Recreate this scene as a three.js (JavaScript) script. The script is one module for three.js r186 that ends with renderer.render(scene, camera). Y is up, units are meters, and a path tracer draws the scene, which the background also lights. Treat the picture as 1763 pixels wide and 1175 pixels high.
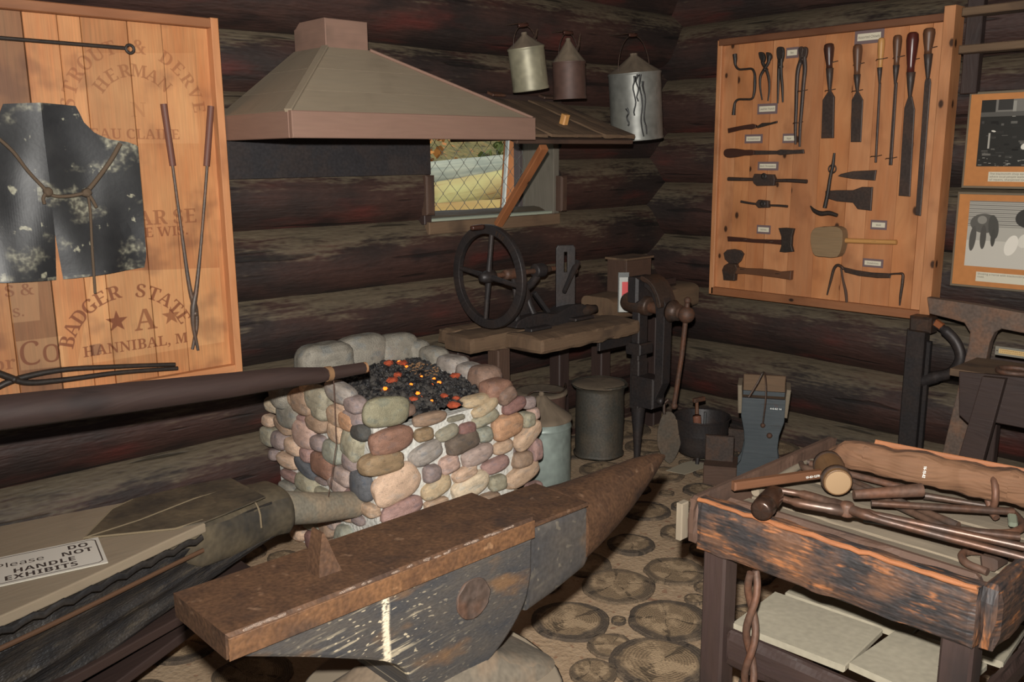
import * as THREE from 'three';
import { mergeGeometries, mergeVertices } from 'three/addons/utils/BufferGeometryUtils.js';
import { FontLoader } from 'three/addons/loaders/FontLoader.js';
import { TextGeometry } from 'three/addons/geometries/TextGeometry.js';

// ---------------------------------------------------------------- camera, sky, sun, flash, exposure
const scene = new THREE.Scene();
const camera = new THREE.PerspectiveCamera(41.54, 1763 / 1175, 0.05, 200);
camera.position.set(0, 1.6, 0);
camera.up.set(0.143, 0.98, -0.14);
camera.lookAt(0.669, 1.6 - 0.201, -0.715);
const renderer = new THREE.WebGLRenderer();
renderer.toneMapping = THREE.LinearToneMapping;
renderer.toneMappingExposure = 1.22;
renderer.shadowMap.enabled = true;
scene.background = new THREE.Color().setRGB(0.5, 0.54, 0.56);
const sun = new THREE.DirectionalLight(new THREE.Color().setRGB(1, 0.9, 0.72), 2.3);
sun.position.set(9, 10, -2); sun.target.position.set(4.5, 0, -6.5);
sun.castShadow = true; sun.shadow.mapSize.set(2048, 2048);
Object.assign(sun.shadow.camera, { left: -9, right: 9, top: 9, bottom: -9, near: 0.5, far: 30 });
scene.add(sun, sun.target);
// the photographer's flash, on the hot shoe just above the lens
const flash = new THREE.SpotLight(new THREE.Color().setRGB(1, 0.965, 0.91), 46, 0, 1.12, 1, 2);
flash.position.set(-0.015, 1.75, -0.02); flash.target.position.set(3.35, 1.6, -2.8);
flash.castShadow = true; flash.shadow.mapSize.set(2048, 2048); flash.shadow.radius = 1.2;
scene.add(flash, flash.target);

// ---------------------------------------------------------------- helpers
const V = (x, y, z) => new THREE.Vector3(x, y, z);
let seed = 7;
const rnd = () => { seed = (seed + 0x6D2B79F5) | 0; let t = Math.imul(seed ^ (seed >>> 15), 1 | seed); t = (t + Math.imul(t ^ (t >>> 7), 61 | t)) ^ t; return ((t ^ (t >>> 14)) >>> 0) / 4294967296; };
const rr = (a, b) => a + (b - a) * rnd();
const pick = a => a[Math.floor(rnd() * a.length)];
const clamp = (x, a = 0, b = 1) => Math.min(b, Math.max(a, x));
const sstep = (a, b, x) => { x = clamp((x - a) / (b - a)); return x * x * (3 - 2 * x); };
const mix = (a, b, t) => a + (b - a) * t;
const mix3 = (a, b, t) => [a[0] + (b[0] - a[0]) * t, a[1] + (b[1] - a[1]) * t, a[2] + (b[2] - a[2]) * t];
// value-gradient noise, periodic
const PERM = new Uint8Array(65536); for (let i = 0; i < 65536; i++) PERM[i] = Math.floor(rnd() * 256);
const GX = new Float32Array(256), GY = new Float32Array(256);
for (let i = 0; i < 256; i++) { const a = i / 256 * Math.PI * 2; GX[i] = Math.cos(a); GY[i] = Math.sin(a); }
function noise(x, y, p = 0, q = 0) {
  p |= 0; q |= 0; const xi = Math.floor(x) | 0, yi = Math.floor(y) | 0, fx = x - xi, fy = y - yi;
  let x0, x1, y0, y1;
  if (p) { x0 = xi % p; if (x0 < 0) x0 += p; x1 = x0 + 1; if (x1 === p) x1 = 0; y0 = yi % q; if (y0 < 0) y0 += q; y1 = y0 + 1; if (y1 === q) y1 = 0; } else { x0 = xi & 1023; x1 = (xi + 1) & 1023; y0 = yi & 1023; y1 = (yi + 1) & 1023; }
  const a = PERM[(PERM[x0] * 251 + y0 * 7 + x0) & 65535], b = PERM[(PERM[x1] * 251 + y0 * 7 + x1) & 65535], c = PERM[(PERM[x0] * 251 + y1 * 7 + x0) & 65535], d = PERM[(PERM[x1] * 251 + y1 * 7 + x1) & 65535];
  const u = fx * fx * fx * (fx * (fx * 6 - 15) + 10), v = fy * fy * fy * (fy * (fy * 6 - 15) + 10);
  const n0 = GX[a] * fx + GY[a] * fy, n1 = GX[b] * (fx - 1) + GY[b] * fy, n2 = GX[c] * fx + GY[c] * (fy - 1), n3 = GX[d] * (fx - 1) + GY[d] * (fy - 1);
  return (n0 + (n1 - n0) * u + (n2 + (n3 - n2) * u - n0 - (n1 - n0) * u) * v) * 1.4;
}
// fbm over the unit square, repeating: fx, fy whole numbers of cells
function fbm(u, v, fx, fy, oct = 4, o = 0, g = 0.5) {
  let s = 0, a = 1, t = 0;
  for (let i = 0; i < oct; i++) { s += a * noise(u * fx + o * 17.3, v * fy + o * 9.1, 0, 0) ; t += a; a *= g; fx *= 2; fy *= 2; }
  return s / t;
}
// same, but seamless across the edges of the square
function tbm(u, v, fx, fy, oct = 4, o = 0, g = 0.5) {
  let s = 0, a = 1, t = 0;
  for (let i = 0; i < oct; i++) { s += a * noise(u * fx + o * 16, v * fy + o * 8, fx, fy); t += a; a *= g; fx *= 2; fy *= 2; }
  return s / t;
}
const n3 = (p, f, o = 0) => noise(p.x * f + o, p.y * f - o * 1.7) * 0.5 + noise(p.y * f + 3.1 + o, p.z * f) * 0.5 + noise(p.z * f - 5.7, p.x * f + o * 0.3) * 0.5;
const LUT = new Float32Array(4097); for (let i = 0; i <= 4096; i++) { const c = (i / 4096) ** 2; LUT[i] = 255 * (c <= 0.0031308 ? 12.92 * c : 1.055 * Math.pow(c, 1 / 2.4) - 0.055); }
const toS = c => LUT[Math.round(Math.sqrt(c < 0 ? 0 : c > 1 ? 1 : c) * 4096)];
const S = (r, g, b) => [r, g, b].map(c => { c /= 255; return c <= 0.04045 ? c / 12.92 : Math.pow((c + 0.055) / 1.055, 2.4); });   // sRGB 0-255 to linear
// fn(u, v) -> [r, g, b, height]; colours linear; gives colour map and bump map
function tex(w, h, fn, bump = true) {
  const c = new Uint8Array(w * h * 4), b = bump ? new Uint8Array(w * h * 4) : null;
  for (let j = 0; j < h; j++) for (let i = 0; i < w; i++) {
    const k = (j * w + i) * 4, p = fn((i + 0.5) / w, (j + 0.5) / h);
    c[k] = toS(p[0]); c[k + 1] = toS(p[1]); c[k + 2] = toS(p[2]); c[k + 3] = 255;
    if (b) { const q = clamp(p[3]) * 255; b[k] = b[k + 1] = b[k + 2] = q; b[k + 3] = 255; }
  }
  const mk = (d, srgb) => { const t = new THREE.DataTexture(d, w, h); t.wrapS = t.wrapT = THREE.RepeatWrapping; t.magFilter = THREE.LinearFilter; t.minFilter = THREE.LinearMipmapLinearFilter; t.generateMipmaps = true; if (srgb) t.colorSpace = THREE.SRGBColorSpace; t.needsUpdate = true; return t; };
  return { map: mk(c, true), bumpMap: b ? mk(b, false) : null };
}
function M(o) {
  const { lin, tx, bump, phys, ...rest } = o;
  const p = { roughness: 0.8, metalness: 0, ...rest };
  if (tx) { p.map = tx.map; if (tx.bumpMap && bump) { p.bumpMap = tx.bumpMap; p.bumpScale = bump; } }
  const m = phys ? new THREE.MeshPhysicalMaterial(p) : new THREE.MeshStandardMaterial(p);
  if (lin) m.color.setRGB(...lin);
  m.txs = tx; return m;
}
// --- scene bookkeeping
const used = {};
const numbered = n => { const k = used[n] = (used[n] ?? -1) + 1; return k ? n + '_' + String(k).padStart(3, '0') : n; };
function thing(name, label, category, pos = [0, 0, 0], turn = 0, group) {
  const o = new THREE.Group(); o.name = numbered(name); scene.add(o); o.position.set(...pos); o.rotation.y = turn;
  o.userData = { label, category }; if (group) o.userData.group = group; return o;
}
function setting(name) { const o = new THREE.Group(); o.name = name; o.userData.kind = 'structure'; scene.add(o); return o; }
function part(parent, name, geo, mat, label) {
  const m = new THREE.Mesh(geo, mat); m.name = name; m.castShadow = m.receiveShadow = true; if (label) m.userData.label = label; parent.add(m); return m;
}
function solo(name, label, category, geo, mat, pos = [0, 0, 0], turn = 0, group) {
  const m = new THREE.Mesh(geo, mat); m.name = numbered(name); m.castShadow = m.receiveShadow = true; scene.add(m); m.position.set(...pos); m.rotation.y = turn;
  m.userData = { label, category }; if (group) m.userData.group = group; return m;
}
// --- geometry
const clean = g => { g = g.index ? g.toNonIndexed() : g; for (const k of Object.keys(g.attributes)) if (!['position', 'normal', 'uv', 'color'].includes(k)) g.deleteAttribute(k); return g; };
const join = (...gs) => { gs = gs.flat().map(clean); return gs.length > 1 ? mergeGeometries(gs) : gs[0]; };
const mv = (g, x = 0, y = 0, z = 0, rx = 0, ry = 0, rz = 0) => { g.applyMatrix4(new THREE.Matrix4().compose(V(x, y, z), new THREE.Quaternion().setFromEuler(new THREE.Euler(rx, ry, rz)), V(1, 1, 1))); return g; };
// uv in metres from the dominant normal; grain = axis that runs along u
function boxUV(g, grain = 0, off = [rnd() * 7, rnd() * 7], s = 1) {
  g = clean(g); const p = g.attributes.position, n = g.attributes.normal, uv = new Float32Array(p.count * 2);
  for (let i = 0; i < p.count; i += 3) {
    let nx = 0, ny = 0, nz = 0; for (let k = 0; k < 3; k++) { nx += n.getX(i + k); ny += n.getY(i + k); nz += n.getZ(i + k); }
    const a = [Math.abs(nx), Math.abs(ny), Math.abs(nz)], m = a.indexOf(Math.max(...a));
    for (let k = 0; k < 3; k++) {
      const c = [p.getX(i + k), p.getY(i + k), p.getZ(i + k)];
      const rest = [0, 1, 2].filter(q => q !== m); let ua = rest[0], va = rest[1];
      if (va === grain) { ua = rest[1]; va = rest[0]; }
      uv[(i + k) * 2] = c[ua] * s + off[0]; uv[(i + k) * 2 + 1] = c[va] * s + off[1];
    }
  }
  g.setAttribute('uv', new THREE.BufferAttribute(uv, 2)); return g;
}
// chamfered box, centred; wob roughens the corners a little
function bx(w, h, d, b = 0.004, wob = 0) {
  b = Math.min(b, w * 0.45, h * 0.45, d * 0.45);
  const s = new THREE.Shape(); const x = w / 2 - b, y = h / 2 - b;
  s.moveTo(-x, -y); s.lineTo(x, -y); s.lineTo(x, y); s.lineTo(-x, y); s.closePath();
  const g = clean(new THREE.ExtrudeGeometry(s, { depth: Math.max(1e-4, d - 2 * b), bevelEnabled: b > 0, bevelThickness: b, bevelSize: b, bevelSegments: 1, steps: 1 }));
  g.translate(0, 0, -(d - 2 * b) / 2);
  if (wob) { const p = g.attributes.position, o = rnd() * 50; for (let i = 0; i < p.count; i++) { const v = V(p.getX(i), p.getY(i), p.getZ(i)); p.setXYZ(i, v.x + n3(v, 9, o) * wob, v.y + n3(v, 9, o + 7) * wob, v.z + n3(v, 9, o + 13) * wob); } g.computeVertexNormals(); }
  const grain = w >= h && w >= d ? 0 : h >= d ? 1 : 2;
  return boxUV(g, grain);
}
// box from a to b with cross-section w (sideways) x h (up-ish)
function bar(a, b, w, h, bev = 0.003, upv = V(0, 1, 0)) {
  a = V(...a); b = V(...b); const d = b.clone().sub(a), L = d.length(); d.normalize();
  let sd = new THREE.Vector3().crossVectors(upv, d); if (sd.lengthSq() < 1e-6) sd.set(1, 0, 0); sd.normalize();
  const u = new THREE.Vector3().crossVectors(d, sd);
  const g = bx(L, h, w, bev); g.applyMatrix4(new THREE.Matrix4().makeBasis(d, u, sd.clone().negate()).setPosition(a.add(b).multiplyScalar(0.5)));
  return g;
}
// plank with subdivided length so that edges can be worn: long axis x
function plank(L, h, d, wear = 0.004, seg = 24) {
  const g = clean(new THREE.BoxGeometry(L, h, d, seg, 4, 3)); const p = g.attributes.position, o = rnd() * 90;
  for (let i = 0; i < p.count; i++) {
    const v = V(p.getX(i), p.getY(i), p.getZ(i)); const ey = Math.abs(v.y) / (h / 2), ez = Math.abs(v.z) / (d / 2), ex = Math.abs(v.x) / (L / 2);
    const e = (ey > 0.99 ? 1 : 0) + (ez > 0.99 ? 1 : 0) + (ex > 0.99 ? 1 : 0);
    const k = e >= 2 ? wear * (1.2 + 1.6 * n3(v, 14, o)) : wear * 0.25 * n3(v, 11, o);
    p.setXYZ(i, v.x - (ex > 0.99 ? Math.sign(v.x) * k : 0), v.y - (ey > 0.99 ? Math.sign(v.y) * k : 0), v.z - (ez > 0.99 ? Math.sign(v.z) * k : 0));
  }
  g.computeVertexNormals(); return boxUV(g, 0);
}
function ext(pts, t, bev = 0.002, holes = []) {   // outline in xy, centred thickness along z from 0 to t
  const s = new THREE.Shape(pts.map(p => new THREE.Vector2(p[0], p[1])));
  for (const h of holes) s.holes.push(new THREE.Path(h.map(p => new THREE.Vector2(p[0], p[1]))));
  bev = Math.min(bev, t * 0.45);
  const g = clean(new THREE.ExtrudeGeometry(s, { depth: Math.max(1e-4, t - 2 * bev), bevelEnabled: bev > 0, bevelThickness: bev, bevelSize: bev, bevelOffset: -bev, bevelSegments: 2, curveSegments: 12 }));
  g.translate(0, 0, bev); return boxUV(g, 0);
}
const curve = (pts, n = 8, closed = false, t = 0.5) => { const dim = pts[0].length; const c = new THREE.CatmullRomCurve3(pts.map(p => V(p[0], p[1], p[2] || 0)), closed, 'centripetal', t).getPoints(n * (pts.length - (closed ? 0 : 1))); if (closed) c.pop(); return c.map(v => dim > 2 ? [v.x, v.y, v.z] : [v.x, v.y]); };
// tube along points with a radius for each point; fl flattens along the frame's binormal
function sweep(pts, rad, seg = 10, fl = 1, cap = true, up0) {
  const P = pts.map(p => V(p[0], p[1], p[2] || 0)), n = P.length, R_ = i => Array.isArray(rad) ? rad[Math.min(i, rad.length - 1)] : rad;
  const T = P.map((p, i) => P[Math.min(n - 1, i + 1)].clone().sub(P[Math.max(0, i - 1)]).normalize());
  let N = up0 ? V(...up0) : (Math.abs(T[0].y) < 0.9 ? V(0, 1, 0) : V(1, 0, 0)); N.addScaledVector(T[0], -N.dot(T[0])).normalize();
  const pos = [], uv = []; let len = 0; const ring = [];
  for (let i = 0; i < n; i++) {
    if (i) { len += P[i].distanceTo(P[i - 1]); N.addScaledVector(T[i], -N.dot(T[i])).normalize(); }
    const B = new THREE.Vector3().crossVectors(T[i], N), r = R_(i), row = [];
    for (let k = 0; k <= seg; k++) { const a = k / seg * Math.PI * 2; row.push([P[i].clone().addScaledVector(N, Math.cos(a) * r).addScaledVector(B, Math.sin(a) * r * fl), [len, k / seg * Math.max(0.02, 2 * Math.PI * r)]]); }
    ring.push(row);
  }
  const put = q => { pos.push(q[0].x, q[0].y, q[0].z); uv.push(...q[1]); };
  for (let i = 0; i < n - 1; i++) for (let k = 0; k < seg; k++) { const a = ring[i][k], b = ring[i + 1][k], c = ring[i + 1][k + 1], d = ring[i][k + 1]; put(a); put(c); put(b); put(a); put(d); put(c); }
  let g = new THREE.BufferGeometry(); g.setAttribute('position', new THREE.Float32BufferAttribute(pos, 3)); g.setAttribute('uv', new THREE.Float32BufferAttribute(uv, 2));
  g = smooth(g);
  if (cap) {
    const cp = [], cu = [];
    for (const [i, s] of [[0, 1], [n - 1, -1]]) for (let k = 0; k < seg; k++) { const a = ring[i][k][0], b = ring[i][k + 1][0], c = P[i]; for (const q of (s > 0 ? [c, a, b] : [c, b, a])) { cp.push(q.x, q.y, q.z); cu.push(q.x + q.z, q.y + q.z * 0.5); } }
    const h = new THREE.BufferGeometry(); h.setAttribute('position', new THREE.Float32BufferAttribute(cp, 3)); h.setAttribute('uv', new THREE.Float32BufferAttribute(cu, 2)); h.computeVertexNormals(); g = join(g, h);
  }
  return g;
}
// averaged normals where positions meet, keeping uv
function smooth(g) {
  g.computeVertexNormals(); const p = g.attributes.position, n = g.attributes.normal, m = new Map();
  const key = i => Math.round(p.getX(i) * 2e4) + '_' + Math.round(p.getY(i) * 2e4) + '_' + Math.round(p.getZ(i) * 2e4);
  for (let i = 0; i < p.count; i++) { const k = key(i), e = m.get(k) || [0, 0, 0]; e[0] += n.getX(i); e[1] += n.getY(i); e[2] += n.getZ(i); m.set(k, e); }
  for (let i = 0; i < p.count; i++) { const e = m.get(key(i)), l = Math.hypot(...e) || 1; n.setXYZ(i, e[0] / l, e[1] / l, e[2] / l); }
  return g;
}
function lathe(pts, seg = 24) { const g = clean(new THREE.LatheGeometry(pts.map(p => new THREE.Vector2(Math.max(p[0], 1e-4), p[1])), seg)); const u = g.attributes.uv, p = g.attributes.position, R_ = Math.max(...pts.map(q => q[0])); for (let i = 0; i < u.count; i++) u.setXY(i, u.getX(i) * 2 * Math.PI * R_, p.getY(i)); return g; }
// lathe whose axis runs from a to b; profile given as [t 0..1, radius]
function turned(a, b, prof, seg = 14) { a = V(...a); b = V(...b); const L = a.distanceTo(b), g = lathe(prof.map(([t, r]) => [r, t * L]), seg); g.applyMatrix4(new THREE.Matrix4().compose(a, new THREE.Quaternion().setFromUnitVectors(V(0, 1, 0), b.clone().sub(a).normalize()), V(1, 1, 1))); const u = g.attributes.uv; for (let i = 0; i < u.count; i++) { const x = u.getX(i); u.setXY(i, u.getY(i), x); } return g; }
// grid surface P(i/nu, j/nv) -> [x, y, z] with thickness th along the normal and closed rims
function sheet(P, nu, nv, th = 0) {
  const q = []; for (let j = 0; j <= nv; j++) for (let i = 0; i <= nu; i++) q.push(V(...P(i / nu, j / nv)));
  const id = (i, j) => j * (nu + 1) + i, idx = []; for (let j = 0; j < nv; j++) for (let i = 0; i < nu; i++) idx.push(id(i, j), id(i + 1, j), id(i + 1, j + 1), id(i, j), id(i + 1, j + 1), id(i, j + 1));
  let g = new THREE.BufferGeometry(); g.setAttribute('position', new THREE.Float32BufferAttribute(q.flatMap(v => [v.x, v.y, v.z]), 3)); g.setAttribute('uv', new THREE.Float32BufferAttribute(q.flatMap((v, k) => [(k % (nu + 1)) / nu, Math.floor(k / (nu + 1)) / nv]), 2)); g.setIndex(idx); g.computeVertexNormals();
  if (!th) return clean(g);
  const n = g.attributes.normal, back = q.map((v, k) => v.clone().addScaledVector(V(n.getX(k), n.getY(k), n.getZ(k)), -th)), pos = [], uv = [], U = g.attributes.uv;
  const tri = (a, b, c) => { for (const [arr, k] of [a, b, c]) { pos.push(arr[k].x, arr[k].y, arr[k].z); uv.push(U.getX(k), U.getY(k)); } };
  for (let k = 0; k < idx.length; k += 3) tri([back, idx[k]], [back, idx[k + 2]], [back, idx[k + 1]]);
  const rim = []; for (let i = 0; i < nu; i++) rim.push([id(i + 1, 0), id(i, 0)], [id(i, nv), id(i + 1, nv)]); for (let j = 0; j < nv; j++) rim.push([id(0, j), id(0, j + 1)], [id(nu, j + 1), id(nu, j)]);
  for (const [a, b] of rim) { tri([q, a], [q, b], [back, b]); tri([q, a], [back, b], [back, a]); }
  const h = new THREE.BufferGeometry(); h.setAttribute('position', new THREE.Float32BufferAttribute(pos, 3)); h.setAttribute('uv', new THREE.Float32BufferAttribute(uv, 2)); h.computeVertexNormals();
  return join(g, h);
}
// superellipse loft: sections [x, yTop, yBottom, halfWidth, squareness, zCentre]
function loft(secs, seg = 28, axis = 'x') {
  const rows = secs.map(([x, yt, yb, hw, sq = 2, zc = 0]) => { const r = []; for (let k = 0; k <= seg; k++) { const a = k / seg * Math.PI * 2, c = Math.cos(a), s = Math.sin(a), f = e => Math.sign(e) * Math.pow(Math.abs(e), 2 / sq); r.push(V(x, (yt + yb) / 2 + f(s) * (yt - yb) / 2, zc + f(c) * hw)); } return r; });
  const pos = [], put = v => pos.push(v.x, v.y, v.z);
  for (let i = 0; i < rows.length - 1; i++) for (let k = 0; k < seg; k++) { const a = rows[i][k], b = rows[i][k + 1], c = rows[i + 1][k + 1], d = rows[i + 1][k]; [a, b, c, a, c, d].forEach(put); }
  const g = new THREE.BufferGeometry(); g.setAttribute('position', new THREE.Float32BufferAttribute(pos, 3)); g.computeVertexNormals(); smooth(g);
  const cp = []; for (const [i, s] of [[0, 1], [rows.length - 1, -1]]) { const cc = V(secs[i][0], (secs[i][1] + secs[i][2]) / 2, secs[i][5] || 0); for (let k = 0; k < seg; k++) { const t = s > 0 ? [cc, rows[i][k + 1], rows[i][k]] : [cc, rows[i][k], rows[i][k + 1]]; t.forEach(v => cp.push(v.x, v.y, v.z)); } }
  const h = new THREE.BufferGeometry(); h.setAttribute('position', new THREE.Float32BufferAttribute(cp, 3)); h.computeVertexNormals();
  return boxUV(mergeGeometries([g, h]), 0);
}
function rough(g, amp, f, o = rnd() * 40) { g = mergeVertices(g, 1e-5); const p = g.attributes.position; for (let i = 0; i < p.count; i++) { const v = V(p.getX(i), p.getY(i), p.getZ(i)); p.setXYZ(i, v.x + n3(v, f, o) * amp, v.y + n3(v, f, o + 11) * amp, v.z + n3(v, f, o + 23) * amp); } g.computeVertexNormals(); return clean(g); }
const canvas = (w, h) => { const c = document.createElement('canvas'); c.width = w; c.height = h; return c; };
const canvasTex = c => { const t = new THREE.CanvasTexture(c); t.colorSpace = THREE.SRGBColorSpace; t.wrapS = t.wrapT = THREE.ClampToEdgeWrapping; return t; };
const css = l => 'rgb(' + l.map(c => Math.round(toS(c))).join(',') + ')';

// ---------------------------------------------------------------- materials
// stained logs: red-brown with soot, weathered streaks and ragged grey dirt lying along the upper side (v near 0 is the top)
function logTex(o) {
  return tex(768, 384, (u, v) => {
    const w = tbm(u, v, 5, 6, 4, o, 0.6) * 0.7, fib = tbm(u, v, 10, 60, 3, o + 2), fine = tbm(u, v, 60, 130, 2, o + 5), pat = tbm(u, v, 5, 4, 4, o + 7), red = tbm(u, v, 4, 7, 4, o + 11);
    let c = mix3(S(66, 44, 38), S(44, 34, 31), sstep(-0.25, 0.3, pat));
    c = mix3(c, S(98, 40, 34), sstep(0.1, 0.55, red) * 0.6);
    c = mix3(c, S(24, 20, 20), sstep(0.1, 0.45, tbm(u, v, 6, 6, 4, o + 15)) * 0.7);
    c = c.map(x => x * (1 + 0.35 * fib + 0.25 * fine));
    const d = Math.min(v, 1 - v);    // 0 on top
    const dirt = sstep(0.0, 0.10, 0.235 - d + w * 0.2 + fib * 0.09 + fine * 0.05);
    c = mix3(c, mix3(S(92, 82, 66), S(112, 100, 81), clamp(fib + 0.5)), dirt * (0.78 + 0.25 * fine));
    const crack = sstep(0.36, 0.44, tbm(u, v, 3, 22, 3, o + 21)) ;
    c = c.map(x => x * (1 - 0.6 * crack));
    return [...c, 0.5 + 0.3 * fib + 0.2 * fine - 0.5 * crack];
  });
}
const mLog = [1, 2, 3].map(o => M({ tx: logTex(o), bump: 0.006, roughness: 0.62, lin: [0.8, 0.79, 0.78] }));
// sawn wood, grain along u, one metre to the repeat; a, b two tones, dirt third
let woodBump = null;
function woodTex(a, b, k, o, opt = {}) {
  const { w = 384, h = 384, knots = 0.0, stain = 0.35, streak = 0.8, gf = 40 } = opt; const kn = []; const kr = Math.round(knots); for (let i = 0; i < kr; i++) kn.push([rnd(), rnd(), rr(0.008, 0.016)]);
  const out = tex(w, h, (u, v) => {
    let du = 0, kd = 0, kc = 0; for (const [x, y, r] of kn) { let ex = u - x, ey = v - y; ex -= Math.round(ex); ey -= Math.round(ey); if (ex > 0.14 || ex < -0.14 || ey > 0.12 || ey < -0.12) continue; const q = Math.sqrt(ex * ex * 0.36 + ey * ey) / r; kd = Math.max(kd, Math.exp(-q * q * 0.8)); kc = Math.max(kc, Math.exp(-q * q * 0.06)); du += Math.exp(-q * q * 0.05) * ey * 1.2; }
    const vv = v + du + tbm(u, v, 2, 3, 2, o) * 0.025, fib = tbm(u, vv, 3, gf, 3, o + 1), fine = tbm(u, vv, 8, gf * 3, 2, o + 3), big = tbm(u, vv, 2, 6, 3, o + 4), st = tbm(u, v, 4, 5, 4, o + 6);
    let c = mix3(a, b, clamp(0.5 + 0.55 * big + 0.45 * fib)); c = mix3(c, k, sstep(0.1, 0.55, st) * stain); c = c.map(x => x * (1 + streak * (0.28 * fib + 0.2 * fine)));
    c = mix3(c, b.map(x => x * 0.55), kc * 0.5); c = mix3(c, b.map(x => x * 0.12), sstep(0.35, 0.8, kd));
    return [...c, 0.5 + 0.35 * fib + 0.25 * fine];
  }, !woodBump); woodBump ??= out.bumpMap; out.bumpMap = woodBump; return out;
}
const tCedar = woodTex(S(206, 148, 103), S(172, 110, 68), S(136, 84, 54), 3, { w: 768, h: 768, knots: 12, gf: 24, stain: 0.5, streak: 0.5 });
const mCedar = M({ tx: tCedar, bump: 0.0008, roughness: 0.55 });
const mCedarTint = [[1, 1, 1], [0.92, 0.86, 0.8], [1, 0.94, 0.84], [0.84, 0.8, 0.78]].map(l => M({ tx: tCedar, bump: 0.0008, roughness: 0.55, lin: l }));
const mCedarDark = M({ tx: tCedar, bump: 0.0008, roughness: 0.6, lin: [0.55, 0.5, 0.48] });
const mFrameDark = M({ tx: tCedar, bump: 0.0008, roughness: 0.65, lin: [0.3, 0.26, 0.26] });
const mHood = M({ tx: woodTex(S(132, 103, 88), S(120, 92, 78), S(90, 72, 61), 9, { stain: 0.45, streak: 0.4 }), bump: 0.0008, roughness: 0.8 });
const mHoodDust = M({ tx: woodTex(S(138, 124, 104), S(130, 115, 95), S(112, 97, 79), 12, { stain: 0.5, streak: 0.35 }), bump: 0.0008, roughness: 0.92 });
const mBench = M({ tx: woodTex(S(112, 90, 68), S(92, 70, 52), S(60, 46, 36), 15, { stain: 0.7 }), bump: 0.002, roughness: 0.85 });
const mOldWood = M({ tx: woodTex(S(86, 62, 48), S(66, 48, 38), S(38, 31, 28), 18, { stain: 0.7 }), bump: 0.002, roughness: 0.75 });
const mDarkWood = M({ tx: woodTex(S(62, 46, 40), S(46, 34, 32), S(28, 24, 24), 21, { stain: 0.6 }), bump: 0.0015, roughness: 0.6 });
const mGreyWood = M({ tx: woodTex(S(128, 116, 98), S(110, 98, 82), S(88, 78, 64), 24, { stain: 0.6 }), bump: 0.001, roughness: 0.9 });
const tFine = woodTex([0.9, 0.88, 0.86], [0.6, 0.55, 0.5], [0.35, 0.3, 0.28], 27, { stain: 0.5, gf: 60 }), tintW = (r, g, b) => S(r, g, b).map(x => x / 0.72);
const mHandle = M({ tx: tFine, lin: tintW(94, 64, 46), bump: 0.0004, roughness: 0.45 });
const mHandleLight = M({ tx: tFine, lin: tintW(188, 140, 84), bump: 0.0004, roughness: 0.5 });
const mHandleDark = M({ tx: tFine, lin: tintW(66, 42, 35), bump: 0.0004, roughness: 0.35 });
// iron
const ironBase = [0, 1].map(o => tex(384, 384, (u, v) => {
  const p = tbm(u, v, 10, 10, 5, 31 + o, 0.6), q = tbm(u, v, 6, 6, 4, 35 + o), fi = tbm(u, v, 80, 80, 2, 39 + o);
  let c = mix3([0.66, 0.66, 0.66], [0.84, 0.66, 0.54], sstep(0.1, 0.6, p + 0.5 * q + 0.3) * (o ? 1 : 0.5)); c = mix3(c, [0.98, 0.9, 0.8], sstep(0.1, 0.45, tbm(u, v, 5, 5, 5, 43 + o)) * 0.45);
  const k = 1 + 0.35 * fi + 0.25 * p; return [c[0] * k, c[1] * k, c[2] * k, 0.5 + 0.4 * p + 0.3 * fi];
}));
// iron of a given colour: r, g, b are what the eye reads
const ironM = (r, g, b, o = {}) => { const { v = 0, ...rest } = o; return M({ tx: ironBase[v], lin: S(r, g, b).map(x => x / 0.7), bump: 0.0008, roughness: 0.5, metalness: 0.25, ...rest }); };
const mIron = ironM(68, 57, 51, { v: 1, bump: 0.0008, roughness: 0.5, metalness: 0.35 });
const mIronBlack = ironM(50, 46, 46, { bump: 0.0006, roughness: 0.5, metalness: 0.25 });
const mIronRust = ironM(84, 63, 52, { v: 1, bump: 0.0012, roughness: 0.6, metalness: 0.2 });
const mRod = ironM(78, 62, 54, { v: 1, bump: 0.0005, roughness: 0.4, metalness: 0.4 });
const mSteel = M({ lin: [0.3, 0.3, 0.3], roughness: 0.35, metalness: 0.8 });
const mAnvil = M({ tx: tex(768, 768, (u, v) => { const p = tbm(u, v, 14, 14, 5, 41, 0.7) * 1.3, q = tbm(u, v, 5, 5, 5, 43, 0.6), f = tbm(u, v, 110, 110, 2, 45), l = sstep(0.35, 0.55, tbm(u, v, 30, 30, 3, 47)); let c = mix3(S(68, 48, 34), S(92, 66, 45), clamp(0.5 + p)); c = mix3(c, S(48, 38, 34), sstep(0.05, 0.5, q) * 0.8); c = mix3(c, S(140, 112, 88), l * 0.4); return [...c.map(x => x * (1 + 0.5 * f)), 0.5 + 0.35 * p + 0.3 * f]; }), bump: 0.0015, roughness: 0.6, metalness: 0.15, lin: [0.72, 0.69, 0.69] });
const mPlain = (r, g, b, rough = 0.8, metal = 0) => M({ lin: S(r, g, b), roughness: rough, metalness: metal });

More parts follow.
